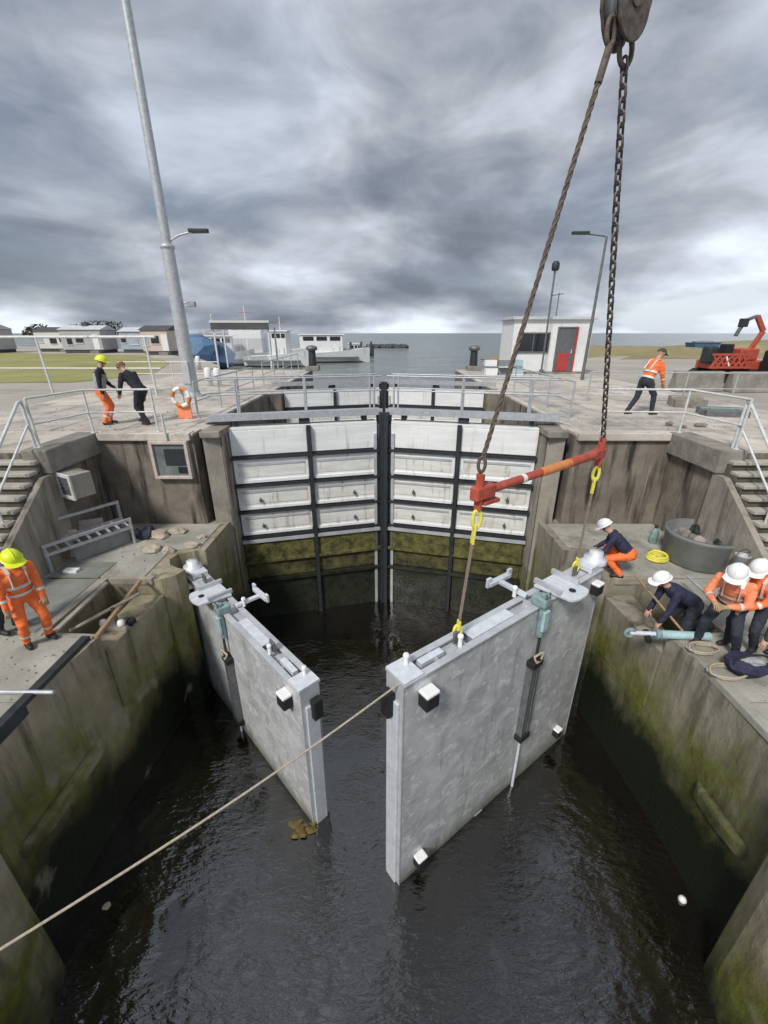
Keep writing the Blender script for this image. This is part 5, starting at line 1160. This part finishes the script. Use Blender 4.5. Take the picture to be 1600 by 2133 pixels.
tree(-63, 84, 3.6, 2.6, 5, 'small dark tree showing over the middle caravans')
tree(-58.5, 88, 3.6, 2.2, 6, 'smaller rounded tree left of the broad low tree')
tree(-88, 90, 3.9, 3.2, 8, 'distant dark tree over the farthest caravans')
random.seed(11)

# boats --------------------------------------------------------------
def boat(x, y, L_, wd_, head, label, cabin, hull='white_paint', mast=0, group='boats moored in the harbour', name='motor_boat'):
    T = Matrix.Translation((x, y, SEA - .15)) @ Matrix.Rotation(head, 4, 'Z') @ Matrix.Diagonal((1, 1, 1.3, 1)); t = thing(name, (x, y, SEA - .15), label, 'boat', group)
    secs = []
    for i in range(11):
        u = i / 10; xx = (u - .5) * L_; wv = wd_ / 2 * (1 - max(0, (u - .45) / .55) ** 2.2) * (.86 + .14 * min(1, u * 4)); sh = 1.0 + .55 * u * u
        secs.append([(xx, -wv, sh), (xx, -wv * .8, .25), (xx, 0, 0), (xx, wv * .8, .25), (xx, wv, sh)])
    mb = MB(); vs = [T @ Vector(q) for s_ in secs for q in s_]
    fs = [(i * 5 + k, i * 5 + k + 1, (i + 1) * 5 + k + 1, (i + 1) * 5 + k) for i in range(10) for k in range(4)] + [(0, 1, 2, 3, 4)]
    mb.add(vs, fs); part(mb, 'hull', hull, t)
    mb = MB(); mb.add([T @ Vector((s_[0][0], s_[0][1] * .97, s_[0][2] - .12)) for s_ in secs] + [T @ Vector((s_[4][0], s_[4][1] * .97, s_[4][2] - .12)) for s_ in secs], [(i, i + 1, 12 + i, 11 + i) for i in range(10)]); part(mb, 'deck', 'white_pad', t)
    part(MB().box(-L_ * .47, L_ * .36, -wd_ * .515, wd_ * .515, .55, .68, T), 'rubbing_band', 'hull_grey', t)
    u0, u1, hh = cabin
    cb_ = part(MB().box(u0 * L_, u1 * L_, -wd_ * .36, wd_ * .36, .9, 1.1 + hh, T), 'cabin', 'white_paint', t, .08)
    for k in range(3):
        a = u0 * L_ + (u1 - u0) * L_ * (.08 + .31 * k)
        part(MB().box(a, a + (u1 - u0) * L_ * .24, -wd_ * .375, -wd_ * .355, .6 + hh, .95 + hh, T), 'window', 'glass_dark', cb_)
    part(MB().box(u0 * L_ - .15, u1 * L_ + .25, -wd_ * .4, wd_ * .4, 1.1 + hh, 1.2 + hh, T), 'cabin_roof', 'white_pad', cb_)
    if mast:
        m = T @ Vector(((u0 + u1) / 2 * L_, 0, 1.2 + hh)); part(MB().tube([m, m + Vector((0, 0, mast))], .06), 'mast', 'rail_white', t)
        part(MB().bar(m + Vector((-.7, 0, mast * .6)), m + Vector((.7, 0, mast * .6)), .08, .06), 'radar_arm', 'door_red', t)
    for k in range(5):
        q = T @ Vector((L_ * (.05 + .09 * k), -wd_ * .44 * (1 - k * .12), 1.2)); part(MB().tube([q, q + Vector((0, 0, .7))], .03, 6), 'stanchion', 'rail_white', t)
boat(-16.0, 58, 13, 3.8, R(8), 'white work boat with tall wheelhouse and mast', (-.25, .05, 2.6), mast=1.9)
boat(-7.4, 60, 11, 3.4, R(5), 'white launch with long low cabin', (-.32, .18, 1.6), mast=0)
boat(-24.0, 62, 11, 3.2, R(10), 'white cabin boat behind the shelter', (-.2, .15, 1.3), mast=1.0)
boat(-1.5 - 10, 72, 7, 2.4, R(-6), 'small white boat moored beyond the work boat', (-.1, .2, .9))
boat(-4.6, 76, 6, 2.0, R(14), 'dark grey tender moored past the launch', (-.2, .1, .5), hull='hull_grey')
boat(-12.2, 52, 7.5, 2.8, R(-4), 'white fishing boat with a square wheelhouse before the launch', (-.05, .18, 1.9), mast=1.4)
boat(-19.6, 54, 8, 2.8, R(14), 'white cruiser lying alongside the work boat', (-.25, .2, 1.5), mast=.8)
# breakwater
t = thing('breakwater', (0, 110, SEA - .4), 'dark rubble breakwater low on the sea beyond the boats', 'breakwater')
for k in range(26):
    part(MB().rock((-4 + k * .38, 118 + random.uniform(-.5, .5), SEA + .25), .8, k + 100, (1.1, 1, .9)), 'boulder', 'roof_dark', t)
for k in range(3):
    p = Vector((-5.2 + k * 1.5, 70 + k * 3, SEA - .3)); MB().tube([p, p + Vector((.05, 0, 2.6))], .18, 10).build('mooring_pile', 'roof_dark', None, 0, 'dark timber pile standing in the sea near the launch', 'pile', 'timber piles in the harbour')

# red machine on the right ----------------------------------------------
c = Pz(1525, 775, 0); c = Vector((17.5, 22.5, 0))
t = thing('crawler_machine', c, 'red drilling machine with lattice frame and folded arm on the quay', 'machine')
for q in (-.7, .7):
    tr = part(MB().prism([(-1.5, .12), (-1.3, 0), (1.3, 0), (1.5, .12), (1.5, .45), (1.3, .58), (-1.3, .58), (-1.5, .45)], -.2, .2, Matrix.Translation(c + Vector((0, q, 0))) @ Matrix.Rotation(R(90), 4, 'X')), 'track', 'rubber', t, .03)
part(MB().box(c.x - 1.3, c.x + 1.3, c.y - .8, c.y + .8, .6, 1.0), 'chassis', 'red_paint', t, .04)
part(MB().box(c.x - .2, c.x + .7, c.y - .6, c.y + .5, 1.0, 1.55), 'engine_cover', 'red_paint', t, .06)
for k in range(6):
    a = c + Vector((-1.7 + k * .28, -.95, .75)); part(MB().bar(a, a + Vector((.28, 0, .55 if k % 2 else .5)), .08, .07), 'lattice_bar', 'red_paint', t)
    part(MB().bar(a + Vector((.28, 0, 0)), a + Vector((0, .0, .5)), .06, .07), 'lattice_bar', 'white_pad' if k == 2 else 'red_paint', t)
part(MB().bar(c + Vector((-1.8, -.95, 1.3)), c + Vector((.2, -.95, 1.3)), .1, .1), 'lattice_chord', 'red_paint', t)
part(MB().bar(c + Vector((-1.8, -.95, .72)), c + Vector((.2, -.95, .72)), .1, .1), 'lattice_chord', 'red_paint', t)
part(MB().box(c.x - .75, c.x - .35, c.y - .3, c.y + .2, 1.0, 1.75), 'seat', 'rubber', t, .05)
part(MB().box(c.x - 1.6, c.x - 1.1, c.y - .4, c.y + .2, .85, 1.65), 'hose_reel', 'steel_dark', t, .1)
aa = [Vector((17.9, 22.3, 1.2)), Py(1590, 690, 22.3), Py(1578, 658, 22.3), Py(1552, 668, 22.3), Py(1532, 700, 22.3)]
for i in range(4): part(MB().bar(aa[i], aa[i + 1], .16, .2 if i < 2 else .13), 'arm', ('red_paint', 'red_paint', 'steel_grey', 'steel_grey')[i], t, .02)
part(MB().box(aa[3].x - .18, aa[3].x + .12, 22.15, 22.45, aa[3].z - .28, aa[3].z + .1), 'gripper', 'steel_dark', t, .03)
p = Vector((18.75, 20.6, 0))
t = thing('black_cabin', p, 'black machine cabin standing beside the red machine', 'cabin')
part(MB().box(p.x - .75, p.x + 1.2, p.y - .6, p.y + .8, .25, 1.5), 'cabin_body', 'rubber', t, .06); part(MB().prism([(p.x - .35, p.y - .5), (p.x + 1.2, p.y - .5), (p.x + 1.2, p.y + .7), (p.x - .35, p.y + .7)], 1.5, 2.15), 'cabin_top', 'cloth_dark', t, .06)
part(MB().box(p.x - .3, p.x + 1.1, p.y - .53, p.y - .505, 1.58, 2.05), 'window', 'glass_dark', t)
for q in (-.4, .7): part(MB().cyl(p + Vector((q, -.55, .3)), p + Vector((q, -.75, .3)), .32), 'wheel', 'rubber', t)
p = Py(1460, 730, 52)
t = thing('skip', Vector((p.x, 52, 0)), 'blue waste skip beyond the red machine', 'skip')
mb = MB(); a = [(-1.0, -.7), (1.0, -.7), (1.0, .7), (-1.0, .7)]; q0 = [Vector((p.x + x, 52 + y, -.02)) for x, y in a]; q1 = [Vector((p.x + x * 1.5, 52 + y * 1.2, 1.25)) for x, y in a]
mb.add(q0 + q1, [(3, 2, 1, 0), (0, 1, 5, 4), (1, 2, 6, 5), (2, 3, 7, 6), (3, 0, 4, 7)]); part(mb, 'skip_body', 'blue_tarp', t)
part(MB().box(p.x - 1.55, p.x + 1.55, 51.1, 51.2, 1.2, 1.3), 'rim', 'blue_tarp', t); part(MB().rock((p.x, 52, 1.2), .7, 66, (1.6, 1, .4)), 'rubbish', 'stone', t)

# things floating
p = Pz(1421, 1875, WATER); MB().lathe([(0, -.06), (.04, -.045), (.06, 0), (.04, .045), (0, .06)], p + Vector((0, 0, .02)), 16).build('float', 'white_pad', None, 0, 'small white float bobbing on the dark water', 'float')
p = Pz(222, 1888, WATER); MB().rock(p, .05, 3, (1.3, 1, .4)).build('driftwood', 'stone_pale', None, 0, 'scrap of pale driftwood on the water by the chamber wall', 'driftwood')
p = Pz(630, 1728, WATER)
for k in range(1):
    mb = MB()
    for j in range(16):
        a = random.uniform(0, 6.3); mb.rock(p + Vector((random.uniform(-.22, .18), random.uniform(-.14, .14), random.uniform(-.02, .04))), random.uniform(.03, .07), j, (1.6, 1, .4))
    mb.build('weed_clump', 'weed', None, 0, 'clump of yellow brown weed floating at the tip of the low leaf', 'weed')

# loose grit on the quays and decks
random.seed(5); mb = MB()
for k in range(900):
    s_ = random.choice((-1, 1)); lowd = random.random() < .35
    if lowd: p = Vector((s_ * random.uniform(5.0, 7.0), random.choice((random.uniform(3.3, 5.6), random.uniform(7.6, 10.0))), DECK + .028))
    else: p = Vector((s_ * random.uniform(4.9, 11.8), 10.4 + 10 * random.random() ** 1.6, .02))
    q = random.uniform(.008, .028); a = random.uniform(0, 6.28)
    pts = [p + Vector((math.cos(a + i * 2.09) * q * random.uniform(.7, 1.3), math.sin(a + i * 2.09) * q, 0)) for i in range(3)] + [p + Vector((0, 0, q * .9))]
    mb.add(pts, [(0, 1, 3), (1, 2, 3), (2, 0, 3), (2, 1, 0)])
o = mb.build('grit', 'stone', None, 0, 'loose grit scattered over the quays and decks', 'grit', None, 'stuff')
